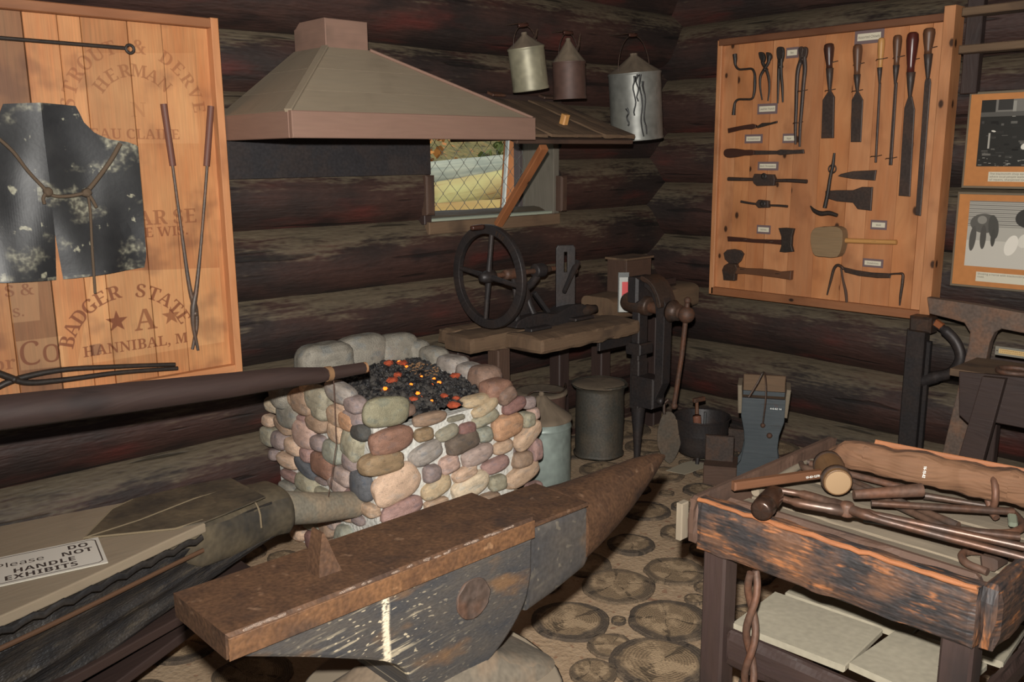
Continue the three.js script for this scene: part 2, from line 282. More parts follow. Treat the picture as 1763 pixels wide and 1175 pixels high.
// ---------------------------------------------------------------- the shell: log walls, floor, ceiling
// one log between two x positions at height y, centre z; axis along x; top side at v = 0
function logGeo(L, r, o) {
  const nu = Math.max(6, Math.round(L / 0.11)), nv = 28, pos = [], uv = [];
  const P = (i, k) => { const x = i / nu * L, a = k / nv * Math.PI * 2; const rad = r * (1 + 0.035 * noise(x * 1.3 + o, Math.cos(a) * 1.1 + 5) + 0.05 * noise(x * 0.5 + o * 3, 2.2) + 0.02 * noise(x * 6 + o, Math.sin(a) * 3 + Math.cos(a) * 2)); return [x, Math.cos(a) * rad + 0.012 * noise(x * 0.7, o), Math.sin(a) * rad + 0.01 * noise(x * 0.6 + 9, o)]; };
  const put = (i, k) => { pos.push(...P(i, k)); uv.push(i / nu * L / 2.6 + o * 0.37, k / nv); };
  for (let i = 0; i < nu; i++) for (let k = 0; k < nv; k++) { put(i, k); put(i + 1, k + 1); put(i + 1, k); put(i, k); put(i, k + 1); put(i + 1, k + 1); }
  const g = new THREE.BufferGeometry(); g.setAttribute('position', new THREE.Float32BufferAttribute(pos, 3)); g.setAttribute('uv', new THREE.Float32BufferAttribute(uv, 2)); smooth(g);
  const cp = [], cu = []; for (const [i, s] of [[0, 1], [nu, -1]]) for (let k = 0; k < nv; k++) { const c = [i / nu * L, 0, 0]; const t = s > 0 ? [c, P(i, k), P(i, k + 1)] : [c, P(i, k + 1), P(i, k)]; t.forEach(q => { cp.push(...q); cu.push(q[1] + o, q[2] + 0.37); }); }
  const h = new THREE.BufferGeometry(); h.setAttribute('position', new THREE.Float32BufferAttribute(cp, 3)); h.setAttribute('uv', new THREE.Float32BufferAttribute(cu, 2)); h.computeVertexNormals();
  return join(g, h);
}
const wallBack = setting('wall_back'), wallRight = setting('wall_right'), wallLeft = setting('wall_left'), wallFront = setting('wall_front'), floor = setting('floor'), ceiling = setting('ceiling');
const WX0 = 2.70, WX1 = 3.59;     // window opening
const plateLogs = setting('trim_1');
const bbound = [-0.18, 0.13, 0.43, 0.725, 1.005, 1.3, 1.58, 1.87, 2.125, 2.4, 2.7];
for (let i = 0; i < bbound.length - 1; i++) {
  const y = (bbound[i] + bbound[i + 1]) / 2, r = (bbound[i + 1] - bbound[i]) / 2 + 0.03, z = -3.45 - r * 0.96 + (i >= 8 ? 0.12 : 0);
  const segs = (i === 5 || i === 6) ? [[-1.8, WX0 - 0.02], [WX1 + 0.02, 4.62]] : [[-1.8, 4.62]];
  segs.forEach(([a, b], k) => { const m = part(i >= 8 ? plateLogs : wallBack, 'log', logGeo(b - a, r, i * 2.3 + k * 7 + 1), mLog[i % 3]); m.position.set(a, y, z); });
}
part(wallBack, 'chinking', join(mv(bx(WX0 + 1.78, 3, 0.1, 0), (WX0 - 1.82) / 2, 1.2, -3.66), mv(bx(4.7 - WX1, 3, 0.1, 0), (WX1 + 4.66) / 2, 1.2, -3.66), mv(bx(WX1 - WX0 + 0.1, 1.5, 0.1, 0), (WX0 + WX1) / 2, 0.55, -3.66), mv(bx(WX1 - WX0 + 0.1, 0.9, 0.1, 0), (WX0 + WX1) / 2, 2.32, -3.66)), mPlain(58, 50, 42, 0.95), 'dark mortar chinking between the logs');
const rbound = [-0.16, 0.16, 0.49, 0.81, 1.127, 1.442, 1.724, 2.033, 2.33, 2.65];
for (let i = 0; i < rbound.length - 1; i++) {
  const y = (rbound[i] + rbound[i + 1]) / 2, r = (rbound[i + 1] - rbound[i]) / 2 + 0.028, m = part(wallRight, 'log', logGeo(5.3, r, i * 3.1 + 40), mLog[(i + 1) % 3]);
  m.rotation.y = -Math.PI / 2; m.position.set(4.45 + r * 0.96, y, -3.75);
}
part(wallRight, 'chinking', mv(bx(0.1, 3, 5.3, 0), 4.66, 1.2, -1.1), mPlain(58, 50, 42, 0.95), 'dark mortar chinking between the logs');
// plain log-slab walls outside the picture, a doorway behind the visitor
part(wallLeft, 'wall_slab', mv(bx(0.2, 2.8, 5.4, 0), -1.75, 1.3, -1.1), mDarkWood);
part(wallFront, 'wall_slab', join(mv(bx(1.3, 2.8, 0.2, 0), -1.2, 1.3, 1.5), mv(bx(3.7, 2.8, 0.2, 0), 2.85, 1.3, 1.5), mv(bx(1.6, 0.6, 0.2, 0), 0.25, 2.4, 1.5)), mDarkWood);
part(ceiling, 'roof_deck', mv(bx(6.8, 0.08, 7.1, 0), 1.45, 2.68, -0.45), mDarkWood);
for (let i = 0; i < 5; i++) { const m = part(ceiling, 'joist', logGeo(5.3, 0.085, i * 5 + 3), mDarkWood); m.rotation.y = -Math.PI / 2; m.position.set(-0.9 + i * 1.25, 2.56, -3.75); }

// earth floor paved with log rounds
const mEarth = M({ tx: tex(768, 768, (u, v) => { const p = tbm(u, v, 6, 6, 5, 51, 0.6), g = tbm(u, v, 60, 60, 3, 53, 0.7), s = sstep(0.3, 0.42, tbm(u, v, 70, 70, 2, 55)), l = sstep(0.42, 0.5, tbm(u, v, 28, 28, 2, 57)); let c = mix3(S(146, 122, 96), S(168, 144, 116), clamp(0.5 + p + 0.5 * g)); c = mix3(c, S(166, 146, 124), s * 0.5); c = mix3(c, S(112, 62, 40), l * 0.5); return [...c, 0.5 + 0.3 * p + 0.4 * g]; }), bump: 0.006, roughness: 0.95 });
part(floor, 'earth', mv(boxUV(clean(new THREE.BoxGeometry(6.6, 0.1, 5.6)), 0, [0, 0], 0.8), 1.45, -0.05, -1.1), mEarth);
const mRound = [0, 1, 2, 3].map(o => M({
  tx: tex(384, 384, (u, v) => {
    const x = (u - 0.5) * 2, y = (v - 0.5) * 2, cx = 0.12 * Math.cos(o * 2.1), cy = 0.12 * Math.sin(o * 2.1);
    const a = Math.atan2(y - cy, x - cx), wob = fbm(u, v, 3, 3, 3, 61 + o), d = Math.hypot(x - cx * (1 - Math.hypot(x, y)), y - cy * (1 - Math.hypot(x, y)));
    const rr_ = d + wob * 0.09, ring = 0.5 + 0.5 * Math.sin(rr_ * (95 + o * 12) + fbm(u, v, 4, 4, 2, o) * 3), fi = fbm(u, v, 50, 50, 3, 65 + o, 0.7), big = fbm(u, v, 4, 4, 4, 68 + o), rad = noise(a * 9 + o * 5, d * 2.5), crack = sstep(0.93, 0.99, Math.cos(a * (o + 2) + wob * 2)) * sstep(0.2, 0.35, Math.abs(fbm(u, v, 5, 5, 2, 71 + o)) + 0.18);
    let c = mix3(S(116, 97, 74), S(144, 121, 93), ring * 0.8 + fi * 0.5);
    const bark = sstep(0.70, 0.80, d + wob * 0.16 + fi * 0.1 + big * 0.16); c = mix3(c, S(66, 57, 49), bark * (o % 2 ? 0.6 : 0.88));
    const dust = sstep(-0.05, 0.3, big + 0.16 - d * 0.28 + fi * 0.25); c = mix3(c, S(164, 140, 110), dust * 0.85 * (1 - bark * 0.75));
    c = c.map(q => q * (1 + 0.25 * fi + 0.12 * rad) * (1 - 0.55 * crack * (1 - dust)));
    return [...c, 0.5 + 0.18 * ring * (1 - dust) + 0.3 * fi - 0.3 * crack - 0.15 * bark];
  }), bump: 0.006, roughness: 0.92,
}));
const roundGeo = [0, 1, 2, 3, 4].map(o => {
  const pts = []; for (let k = 0; k < 30; k++) { const a = k / 30 * Math.PI * 2, r = 1 + 0.07 * noise(Math.cos(a) * 1.6 + o * 5, Math.sin(a) * 1.6) + 0.03 * noise(Math.cos(a) * 5, Math.sin(a) * 5 + o); pts.push([Math.cos(a) * r, Math.sin(a) * r]); }
  const pos = [], uv = []; const put = (p, s, h) => { pos.push(p[0] * s, h, -p[1] * s); uv.push(0.5 + p[0] * s * 0.49, 0.5 + p[1] * s * 0.49); };
  for (let k = 0; k < 30; k++) { const p = pts[k], q = pts[(k + 1) % 30]; put([0, 0], 0, 1); put(p, 0.96, 1); put(q, 0.96, 1); put(p, 0.96, 1); put(p, 1, 0.55); put(q, 1, 0.55); put(p, 0.96, 1); put(q, 1, 0.55); put(q, 0.96, 1); put(p, 1, 0.55); put(p, 1, -1); put(q, 1, -1); put(p, 1, 0.55); put(q, 1, -1); put(q, 1, 0.55); }
  const g = new THREE.BufferGeometry(); g.setAttribute('position', new THREE.Float32BufferAttribute(pos, 3)); g.setAttribute('uv', new THREE.Float32BufferAttribute(uv, 2)); g.computeVertexNormals(); return g;
});
const seen = [[2.115,-1.976,0.137], [2.439,-2.028,0.14], [2.367,-1.732,0.146], [2.484,-2.238,0.105], [2.689,-1.955,0.118], [3.092,-2.416,0.111], [3.003,-2.154,0.092], [3.484,-2.392,0.085], [2.755,-2.23,0.098], [2.092,-1.768,0.078], [2.124,-1.591,0.162], [1.934,-1.705,0.077], [2.664,-1.788,0.048], [2.269,-1.498,0.035], [3.523,-2.659,0.114], [3.701,-2.516,0.065], [3.251,-2.326,0.058], [3.366,-2.915,0.121], [3.281,-2.609,0.057], [3.335,-2.484,0.037], [2.557,-1.764,0.039], [2.238,-1.858,0.027], [3.165,-1.996,0.1], [2.886,-1.752,0.106], [2.587,-1.538,0.102]].concat([[0.827,-2.852,0.146], [1.072,-2.789,0.139], [1.098,-2.962,0.069], [1.148,-2.44,0.124], [0.669,-2.743,0.09], [0.841,-2.578,0.089], [0.952,-2.415,0.076]]);
const rounds = seen.map(([x, z, r]) => ({ x, z, r }));
{ // the rest of the floor, packed between
  const inForge = (x, z, r) => x > 1.72 - r && x < 2.5 + r && z < -2.6 + r;
  for (let t = 0, R0 = 0.2; t < 5000; t++) {
    if (t % 1000 === 999) R0 *= 0.74;
    const x = rr(0, 4.4), z = rr(-3.4, -0.35), r = R0 * rr(0.75, 1.1);
    if (inForge(x, z, r) || x > 4.5 - r * 0.8) continue;
    if (rounds.some(q => Math.hypot(q.x - x, q.z - z) < (q.r + r) * 1.03 + 0.012)) continue;
    rounds.push({ x, z, r });
  }
}
rounds.forEach((q, i) => { const m = part(floor, 'wood_round', roundGeo[i % 5], mRound[(i * 7 + (i >> 2)) % 4]); m.position.set(q.x, 0.001 + (i % 9) * 0.0004, q.z); m.scale.set(q.r, 0.008, q.r); m.rotation.y = i * 1.9; });

// ---------------------------------------------------------------- window with chain-link, and the world outside it
const win = setting('window_1');
{
  const mDusk = mPlain(84, 74, 74, 0.85), mSill = mPlain(150, 156, 138, 0.85), zf = -3.5;
  part(win, 'window_jamb', mv(bx(0.045, 0.64, 0.3, 0.004), WX0 + 0.0, 1.6, -3.62), mDarkWood);
  part(win, 'window_jamb', mv(bx(0.03, 0.6, 0.05, 0.004), WX1 - 0.03, 1.6, -3.74), mDusk);
  part(win, 'window_jamb', mv(bx(0.045, 0.62, 0.3, 0.004), WX1 + 0.0, 1.6, -3.62), M({ tx: mGreyWood.txs, lin: [0.72, 0.78, 0.86], roughness: 0.85 }), 'weathered grey board jamb');
  part(win, 'window_sill', mv(bx(WX1 - WX0 - 0.04, 0.03, 0.25, 0.004), (WX0 + WX1) / 2, 1.29, -3.605), mSill, 'pale painted window sill');
  part(win, 'apron_board', mv(bx(WX1 - WX0 + 0.02, 0.06, 0.04, 0.004), (WX0 + WX1) / 2, 1.262, -3.47), mBench);
  part(win, 'window_head', mv(bx(WX1 - WX0 + 0.06, 0.05, 0.28, 0.004), (WX0 + WX1) / 2, 1.885, -3.6), mDarkWood);
  const split = (x, y) => rough(mv(bx(0.05, 0.19, 0.05, 0.008), x, y, -3.455), 0.006, 20);
  part(win, 'split_post', boxUV(split(WX0 - 0.01, 1.42), 1), mOldWood); part(win, 'split_post', boxUV(split(WX1 + 0.02, 1.4), 1), mOldWood);
  // diamond wire mesh: each wire zigzags down the opening
  const wires = [], n = 18, sp = (WX1 - 0.03 - WX0) / n, dy = 0.052;
  for (let i = 0; i <= n; i++) { const pts = []; for (let k = 0; k <= 11; k++) { const y = 1.31 + k * dy, x = WX0 + 0.01 + (i + ((k + i) % 2 ? 0.5 : -0.5) * (1)) * sp; pts.push([clamp(x, WX0 + 0.005, WX1 - 0.03), y, -3.69 + ((k + i) % 2 ? 0.003 : -0.003)]); } wires.push(sweep(pts, 0.0017, 5)); }
  const mesh = part(win, 'wire_mesh', join(wires), mPlain(96, 98, 92, 0.5, 0.3), 'grey chain-link wire mesh'); mesh.userData.kind = 'stuff';
}
{ // outside
  const mLeaf = M({ tx: tex(512, 512, (u, v) => { const a = tbm(u, v, 20, 20, 3, 81, 0.7), b = tbm(u, v, 6, 6, 3, 83), o_ = sstep(0.1, 0.4, tbm(u, v, 24, 24, 2, 85)); let c = mix3(S(80, 80, 46), S(112, 100, 60), clamp(0.5 + a + b)); c = mix3(c, S(170, 104, 52), o_ * sstep(-0.1, 0.3, b) * 0.8); c = mix3(c, S(60, 52, 30), sstep(0.15, 0.5, -a)); return [...c, 0.5 + a * 0.5]; }), bump: 0.03, roughness: 0.95 });
  const g = new THREE.PlaneGeometry(26, 22, 60, 60); g.rotateX(-Math.PI / 2); { const p = g.attributes.position; for (let i = 0; i < p.count; i++) { const x = p.getX(i), z = p.getZ(i); p.setY(i, -0.1 + Math.max(0, -(z - 10)) * 0.42 + 0.12 * noise(x * 0.8, z * 0.8)); } g.computeVertexNormals(); }
  const bank = solo('hillside', 'leaf-strewn grassy bank beyond the window', 'hillside', boxUV(g, 0, [0, 0], 0.5), mLeaf, [6, 0, -14.8]); bank.userData.kind = 'structure';
  const mMoss = M({ tx: tex(512, 256, (u, v) => { const f = tbm(u, v, 4, 30, 3, 91), b = tbm(u, v, 3, 4, 3, 93); let c = mix3(S(166, 164, 112), S(150, 128, 84), clamp(0.5 + b)); c = mix3(c, S(120, 70, 34), sstep(0.1, 0.5, f + b * 0.4) * 0.6); return [...c, 0.5 + f * 0.5]; }), bump: 0.006, roughness: 0.85 });
  const mGreyLog = M({ tx: tex(256, 256, (u, v) => { const f = tbm(u, v, 4, 30, 3, 95), b = tbm(u, v, 5, 5, 3, 97); return [...mix3(S(128, 136, 128), S(160, 164, 150), clamp(0.5 + f + b)), 0.5 + f * 0.5]; }), bump: 0.006, roughness: 0.9 });
  const ol = (name, label, a, b, r, m, o) => { const A = V(...a), B = V(...b), L = A.distanceTo(B), gg = logGeo(L, r, o); gg.applyMatrix4(new THREE.Matrix4().compose(A, new THREE.Quaternion().setFromUnitVectors(V(1, 0, 0), B.clone().sub(A).normalize()), V(1, 1, 1))); return solo(name, label, 'log', gg, m); };
  ol('fallen_log', 'brown-orange log lying lowest outside the window', [3.6, 0.92, -6.1], [9.2, 1.02, -6.1], 0.27, M({ tx: mMoss.txs, lin: [0.85, 0.66, 0.5], bump: 0.008, roughness: 0.9 }), 3);
  ol('fallen_log', 'pale yellow-green pole slanting up above the brown log outside', [3.8, 1.02, -6.6], [9.4, 1.72, -6.6], 0.17, mMoss, 8);
  ol('fallen_log', 'grey bleached log behind the yellow pole outside', [3.8, 1.28, -7.6], [10.4, 1.62, -7.6], 0.17, mGreyLog, 13);
  for (let i = 0; i < 26; i++) { const x = 4 + (i % 7) * 1.35 + rr(-0.2, 0.2), z = -8.4 - Math.floor(i / 7) * 1.5 + rr(-0.2, 0.2), h = rr(0.25, 0.5); const gs = []; for (let k = 0; k < 60; k++) { const a = rr(0, 6.3), e = rr(0, 1.3), q = h * rr(0.5, 1); const l = new THREE.CircleGeometry(rr(0.03, 0.06), 5); mv(l, Math.cos(a) * Math.cos(e) * q, Math.sin(e) * q, Math.sin(a) * Math.cos(e) * q, rr(-1.5, 1.5), rr(-3, 3), 0); gs.push(clean(l)); }
    const s = solo('shrub', 'low olive shrub on the bank outside the window', 'shrub', join(gs), pick([mPlain(128, 128, 60, 0.9), mPlain(92, 104, 52, 0.9), mPlain(176, 118, 56, 0.9)]), [x, -0.1 + Math.max(0, -(z + 4.8)) * 0.42, z], 0, 'shrubs on the bank outside'); void s; }
  const post = thing('outdoor_post', 'orange-brown wooden post standing outside the window', 'post', [4.96, -0.1, -5.3]);
  part(post, 'post_board', rough(mv(bx(0.26, 2.6, 0.06, 0.01), 0.03, 1.3, 0, 0, 0, -0.1), 0.006, 4), M({ tx: tCedar, bump: 0.002, roughness: 0.8, lin: [0.75, 0.62, 0.45] }));
  part(post, 'weathered_edge', mv(bx(0.022, 2.6, 0.03, 0.004), -0.1, 1.3, 0.02, 0, 0, -0.1), mPlain(196, 200, 196, 0.8), 'pale weathered edge');
}

// ---------------------------------------------------------------- display boards
const mCrate = (() => { // packing-crate planks of the left board: grain upright, paler panels and stencilled lettering printed on
  const W = 1000, H = 1000, X0 = 0.25, Y0 = 0.758, SX = 1.384, SY = 1.34;      // metres covered
  const cv = canvas(W, H), cx = cv.getContext('2d');
  const img = cx.createImageData(W, H), edges = [0, 0.13, 0.235, 0.335, 0.42, 0.52, 0.6, 0.655, 0.77, 0.86, 1.001], tone = [0.82, 0.72, 0.98, 0.8, 0.62, 0.98, 1.0, 0.76, 0.88, 0.92];
  for (let j = 0; j < H; j++) for (let i = 0; i < W; i++) {
    const u = i / W, v = 1 - j / H; let k = 0; while (u > edges[k + 1]) k++;
    const fib = fbm(v, u, 4, 90, 3, 101 + k), fine = fbm(v, u, 9, 260, 2, 103), big = fbm(v, u, 5, 9, 4, 105 + k), blot = fbm(u, v, 7, 7, 4, 107);
    let c = mix3(S(204, 148, 98), S(174, 110, 66), clamp(0.5 + 0.7 * big + 0.4 * fib)); c = mix3(c, S(120, 76, 52), sstep(0.05, 0.45, blot) * 0.6); if (k === 4 || k === 1) c = mix3(c, S(128, 92, 70), 0.45);
    c = c.map(x => x * tone[k] * (1 + 0.25 * fib + 0.2 * fine)); const q = (j * W + i) * 4; for (let m = 0; m < 3; m++) img.data[q + m] = toS(c[m]); img.data[q + 3] = 255;
  }
  cx.putImageData(img, 0, 0);
  const px = x => (x - X0) / SX * W, py = y => (1 - (y - Y0) / SY) * H;
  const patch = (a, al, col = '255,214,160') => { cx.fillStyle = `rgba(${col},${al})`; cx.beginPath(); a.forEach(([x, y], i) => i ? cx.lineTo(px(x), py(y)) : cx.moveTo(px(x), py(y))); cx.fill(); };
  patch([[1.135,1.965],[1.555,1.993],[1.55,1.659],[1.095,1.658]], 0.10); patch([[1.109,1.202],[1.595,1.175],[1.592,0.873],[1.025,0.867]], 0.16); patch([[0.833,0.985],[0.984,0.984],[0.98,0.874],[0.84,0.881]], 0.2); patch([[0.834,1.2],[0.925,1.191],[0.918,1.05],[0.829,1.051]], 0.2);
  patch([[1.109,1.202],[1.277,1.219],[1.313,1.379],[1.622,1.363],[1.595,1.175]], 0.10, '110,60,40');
  const ink = 'rgba(96,44,24,'; const word = (t, x, y, s, al, rot = 0, font = 'bold') => { cx.save(); cx.translate(px(x), py(y)); cx.rotate(rot); cx.font = `${font} ${s}px serif`; cx.textAlign = 'center'; cx.textBaseline = 'middle'; cx.fillStyle = ink + al + ')'; cx.fillText(t, 0, 0); cx.restore(); };
  const arc = (t, x, y, R, a0, a1, s, al) => { for (let i = 0; i < t.length; i++) { const a = mix(a0, a1, t.length > 1 ? i / (t.length - 1) : 0.5) * Math.PI / 180; word(t[i], x + R * Math.sin(a), y + R * Math.cos(a), s, al, a); } };
  const P = (q) => q[0]; const star = (x, y, r, al) => { cx.fillStyle = ink + al + ')'; cx.beginPath(); for (let k = 0; k < 10; k++) { const a = k * Math.PI / 5, q = k % 2 ? r * 0.4 : r; cx[k ? 'lineTo' : 'moveTo'](px(x + q * Math.sin(a)), py(y + q * Math.cos(a))); } cx.fill(); };
  const c1 = P([[1.323,1.762]]); arc('STROUT & DERVE', c1[0], c1[1], 0.24, -82, 82, 49, 0.3); arc('HERMAN', c1[0], c1[1], 0.155, -50, 45, 46, 0.34);
  const c2 = P([[1.312,1.692]]); word('EAU CLAIRE', c2[0], c2[1], 38, 0.36); const c3 = P([[1.328,1.779]]); word('N', c3[0], c3[1], 55, 0.15);
  const g1 = P([[1.319,1.387]]), g2 = P([[1.327,1.331]]); word('SUGAR SE', g1[0], g1[1], 57, 0.4, 0, 'bold'); word('PINE WIS.', g2[0] + 0.02, g2[1], 38, 0.5);
  const bs = P([[1.223,0.906]]); arc('BADGER STATE', bs[0], bs[1] - 0.02, 0.235, -72, 62, 52, 0.62);
  const s1 = P([[1.179,1.011]]), s2 = P([[1.284,1.004]]), s3 = P([[1.383,1.007]]); star(...s1, 0.042, 0.7); word('A', s2[0], s2[1], 83, 0.5); star(...s3, 0.038, 0.5);
  const hn = P([[1.245,0.913]]); word('HANNIBAL, M', hn[0], hn[1], 40, 0.6, -0.0); const hb = P([[1.093,0.917]]); patch([[hb[0] - 0.02, hb[1] - 0.02], [hb[0] + 0.02, hb[1] - 0.02], [hb[0] + 0.02, hb[1] + 0.02], [hb[0] - 0.02, hb[1] + 0.02]], 0.35, '60,40,40');
  const co = P([[0.906,0.937]]), sa = P([[0.863,1.161]]), sb = P([[0.853,1.085]]); word('Co', co[0], co[1], 87, 0.6, 0, ''); word('S &', sa[0], sa[1], 41, 0.45); word('S.', sb[0], sb[1], 32, 0.45);
  const ce = P([[0.789,0.914]]); word('or', ce[0], ce[1], 47, 0.4);
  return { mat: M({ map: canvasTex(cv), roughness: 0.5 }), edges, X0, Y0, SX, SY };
})();
const boardL = thing('display_board', 'orange plank display board of old crate lumber behind the black apron', 'display board', [0.94, 0.758, -3.45]);
{
  const { edges, X0, Y0, SX, SY, mat } = mCrate, ox = 0.94, oy = 0.758, oz = -3.45;
  for (let k = 0; k < edges.length - 1; k++) {
    const a = X0 + edges[k] * SX, b = X0 + Math.min(1, edges[k + 1]) * SX - 0.0025, g = bx(b - a, SY - 0.01, 0.02, 0.002); const uv = g.attributes.uv, p = g.attributes.position, zf = 0.04 + (k % 3) * 0.0012;
    g.translate((a + b) / 2 - ox, SY / 2, zf - 0.01);
    for (let i = 0; i < p.count; i++) uv.setXY(i, (p.getX(i) + ox - X0) / SX, (p.getY(i) + oy - Y0) / SY);
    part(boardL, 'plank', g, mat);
  }
  part(boardL, 'backing', mv(bx(SX, SY, 0.02, 0), X0 + SX / 2 - ox, SY / 2, 0.012), mFrameDark);
  part(boardL, 'frame_rail', mv(bx(SX + 0.02, 0.035, 0.075, 0.003), X0 + SX / 2 - ox, SY + 0.005, 0.04), mCedarDark); part(boardL, 'frame_rail', mv(bx(SX + 0.02, 0.04, 0.075, 0.003), X0 + SX / 2 - ox, 0, 0.04), mCedar);
  part(boardL, 'frame_rail', mv(bx(0.03, SY + 0.045, 0.08, 0.003), X0 + SX - ox - 0.005, SY / 2 + 0.002, 0.042), mCedar); part(boardL, 'frame_rail', mv(bx(0.03, SY + 0.045, 0.08, 0.003), X0 - ox, SY / 2, 0.042), mCedar);
}
const boardR = thing('display_board', 'orange knotty plank tool board on the right wall', 'display board', [4.45, 0.806, -2.375], -Math.PI / 2);
{ // local x = world z + 2.375, local z = out into the room; width 1.23, height 1.41
  const Wd = 1.235, Hh = 1.41, e = [0, 0.09, 0.17, 0.26, 0.38, 0.5, 0.63, 0.72, 0.84, 0.93, 1];
  for (let k = 0; k < e.length - 1; k++) { const a = (e[k] - 0.5) * Wd, b = (e[k + 1] - 0.5) * Wd - 0.002; part(boardR, 'plank', boxUV(mv(clean(new THREE.BoxGeometry(b - a, Hh, 0.02)), (a + b) / 2, Hh / 2, 0.03 + (k % 3) * 0.001), 1, [k * 0.53, k * 0.217]), mCedarTint[[0, 2, 1, 0, 3, 2, 0, 1, 2, 0][k]]); }
  part(boardR, 'backing', mv(bx(Wd, Hh, 0.02, 0), 0, Hh / 2, 0.008), mFrameDark);
  part(boardR, 'frame_rail', mv(bx(Wd, 0.035, 0.075, 0.003), 0, Hh - 0.012, 0.038), mFrameDark, 'dark top rail'); part(boardR, 'frame_rail', mv(bx(Wd, 0.045, 0.06, 0.003), 0, 0.02, 0.034), mCedarDark);
  part(boardR, 'frame_rail', mv(bx(0.03, Hh, 0.06, 0.003), -Wd / 2, Hh / 2, 0.034), mCedar); part(boardR, 'frame_rail', mv(bx(0.05, Hh + 0.04, 0.11, 0.003), Wd / 2 + 0.01, Hh / 2 + 0.01, 0.06), mCedar);
}

// ---------------------------------------------------------------- forge
const forge = thing('stone_forge', 'square cobblestone forge with mortar joints and coals on top', 'forge', [2.12, 0, -3.03]);
const FX = 2.12, FZ = -3.03;
const stoneCol = { gn: S(122, 116, 88), tb: S(142, 112, 86), gt: S(136, 128, 106), yt: S(172, 146, 106), rd: S(126, 84, 76), br: S(122, 92, 74), rb: S(130, 88, 66), ol: S(144, 136, 110), or: S(170, 120, 76), pk: S(172, 136, 120), mv: S(134, 114, 110), dk: S(96, 80, 66), gb: S(136, 108, 70), gm: S(140, 130, 122), to: S(172, 138, 106), rg: S(156, 132, 122), rs: S(150, 112, 104), pc: S(186, 150, 120), cr: S(190, 168, 136), sl: S(82, 84, 90), bk: S(70, 68, 64), gg: S(134, 134, 118), gy: S(120, 114, 102) };
const tStone = [0, 1, 2].map(o => tex(256, 256, (u, v) => { const p = tbm(u, v, 4, 4, 5, 120 + o, 0.6), f = tbm(u, v, 40, 40, 2, 124 + o), b = tbm(u, v, 2, 9, 4, 128 + o); let k = 0.82 + 0.3 * p + 0.2 * f + (o === 1 ? 0.25 * b : 0.1 * b); const w = sstep(0.05, 0.4, tbm(u, v, 3, 3, 4, 132 + o)), dk_ = sstep(0.2, 0.5, tbm(u, v, 5, 5, 4, 136 + o)); k *= 1 - 0.3 * dk_; return [k * mix(1, 0.84, w), k * mix(0.98, 0.9, w), k * mix(0.94, 0.96, w), 0.5 + 0.4 * p + 0.3 * f]; }));
const mStone = {}; const stoneMat = (c, o) => mStone[c + o] ??= M({ tx: tStone[o], bump: 0.004, roughness: 0.72, lin: stoneCol[c].map(x => mix(x, (stoneCol[c][0] * 0.4 + stoneCol[c][1] * 0.6), 0.26) * 1.6) });
const stoneGeo = []; for (let o = 0; o < 10; o++) { // lumpy river cobbles, unit size
  let g = new THREE.IcosahedronGeometry(1, 5); g.deleteAttribute('uv'); g = mergeVertices(g, 1e-4); const p = g.attributes.position;
  for (let i = 0; i < p.count; i++) { const v = V(p.getX(i), p.getY(i), p.getZ(i)), e = 2.7 + (o % 3) * 0.5, q = Math.pow(Math.pow(Math.abs(v.x), e) + Math.pow(Math.abs(v.y), e) + Math.pow(Math.abs(v.z), e), -1 / e), k = q * (1 + 0.13 * n3(v, 1.1, o * 7.7) + 0.03 * n3(v, 3.5, o * 3.1)); p.setXYZ(i, v.x * k, v.y * k, v.z * k); }
  g.computeVertexNormals(); stoneGeo.push(boxUV(g, 0, [o * 0.3, o * 0.17], 0.5));
}
let stoneN = 0;
function stone(x, y, z, hx, hy, hz, col, rot, face) {
  const m = part(forge, 'stone', stoneGeo[stoneN % 10], stoneMat(col, stoneN % 3)); stoneN++;
  m.position.set(x - FX, y, z - FZ); m.scale.set(hx, hy, hz); if (face === 'f') m.rotation.set(0, 0, rot); else if (face === 'l') m.rotation.set(rot, 0, 0); else m.rotation.set(0, rot, 0); return m;
}
const gn = 'gn', tb = 'tb', gt = 'gt', yt = 'yt', rd = 'rd', br = 'br', rb = 'rb', ol_ = 'ol', or_ = 'or', pk = 'pk', mv_ = 'mv', dk = 'dk', gb = 'gb', gm = 'gm', to_ = 'to', rg = 'rg', rs = 'rs', pc = 'pc', cr = 'cr', sl = 'sl', bk = 'bk', gg = 'gg', gy = 'gy';
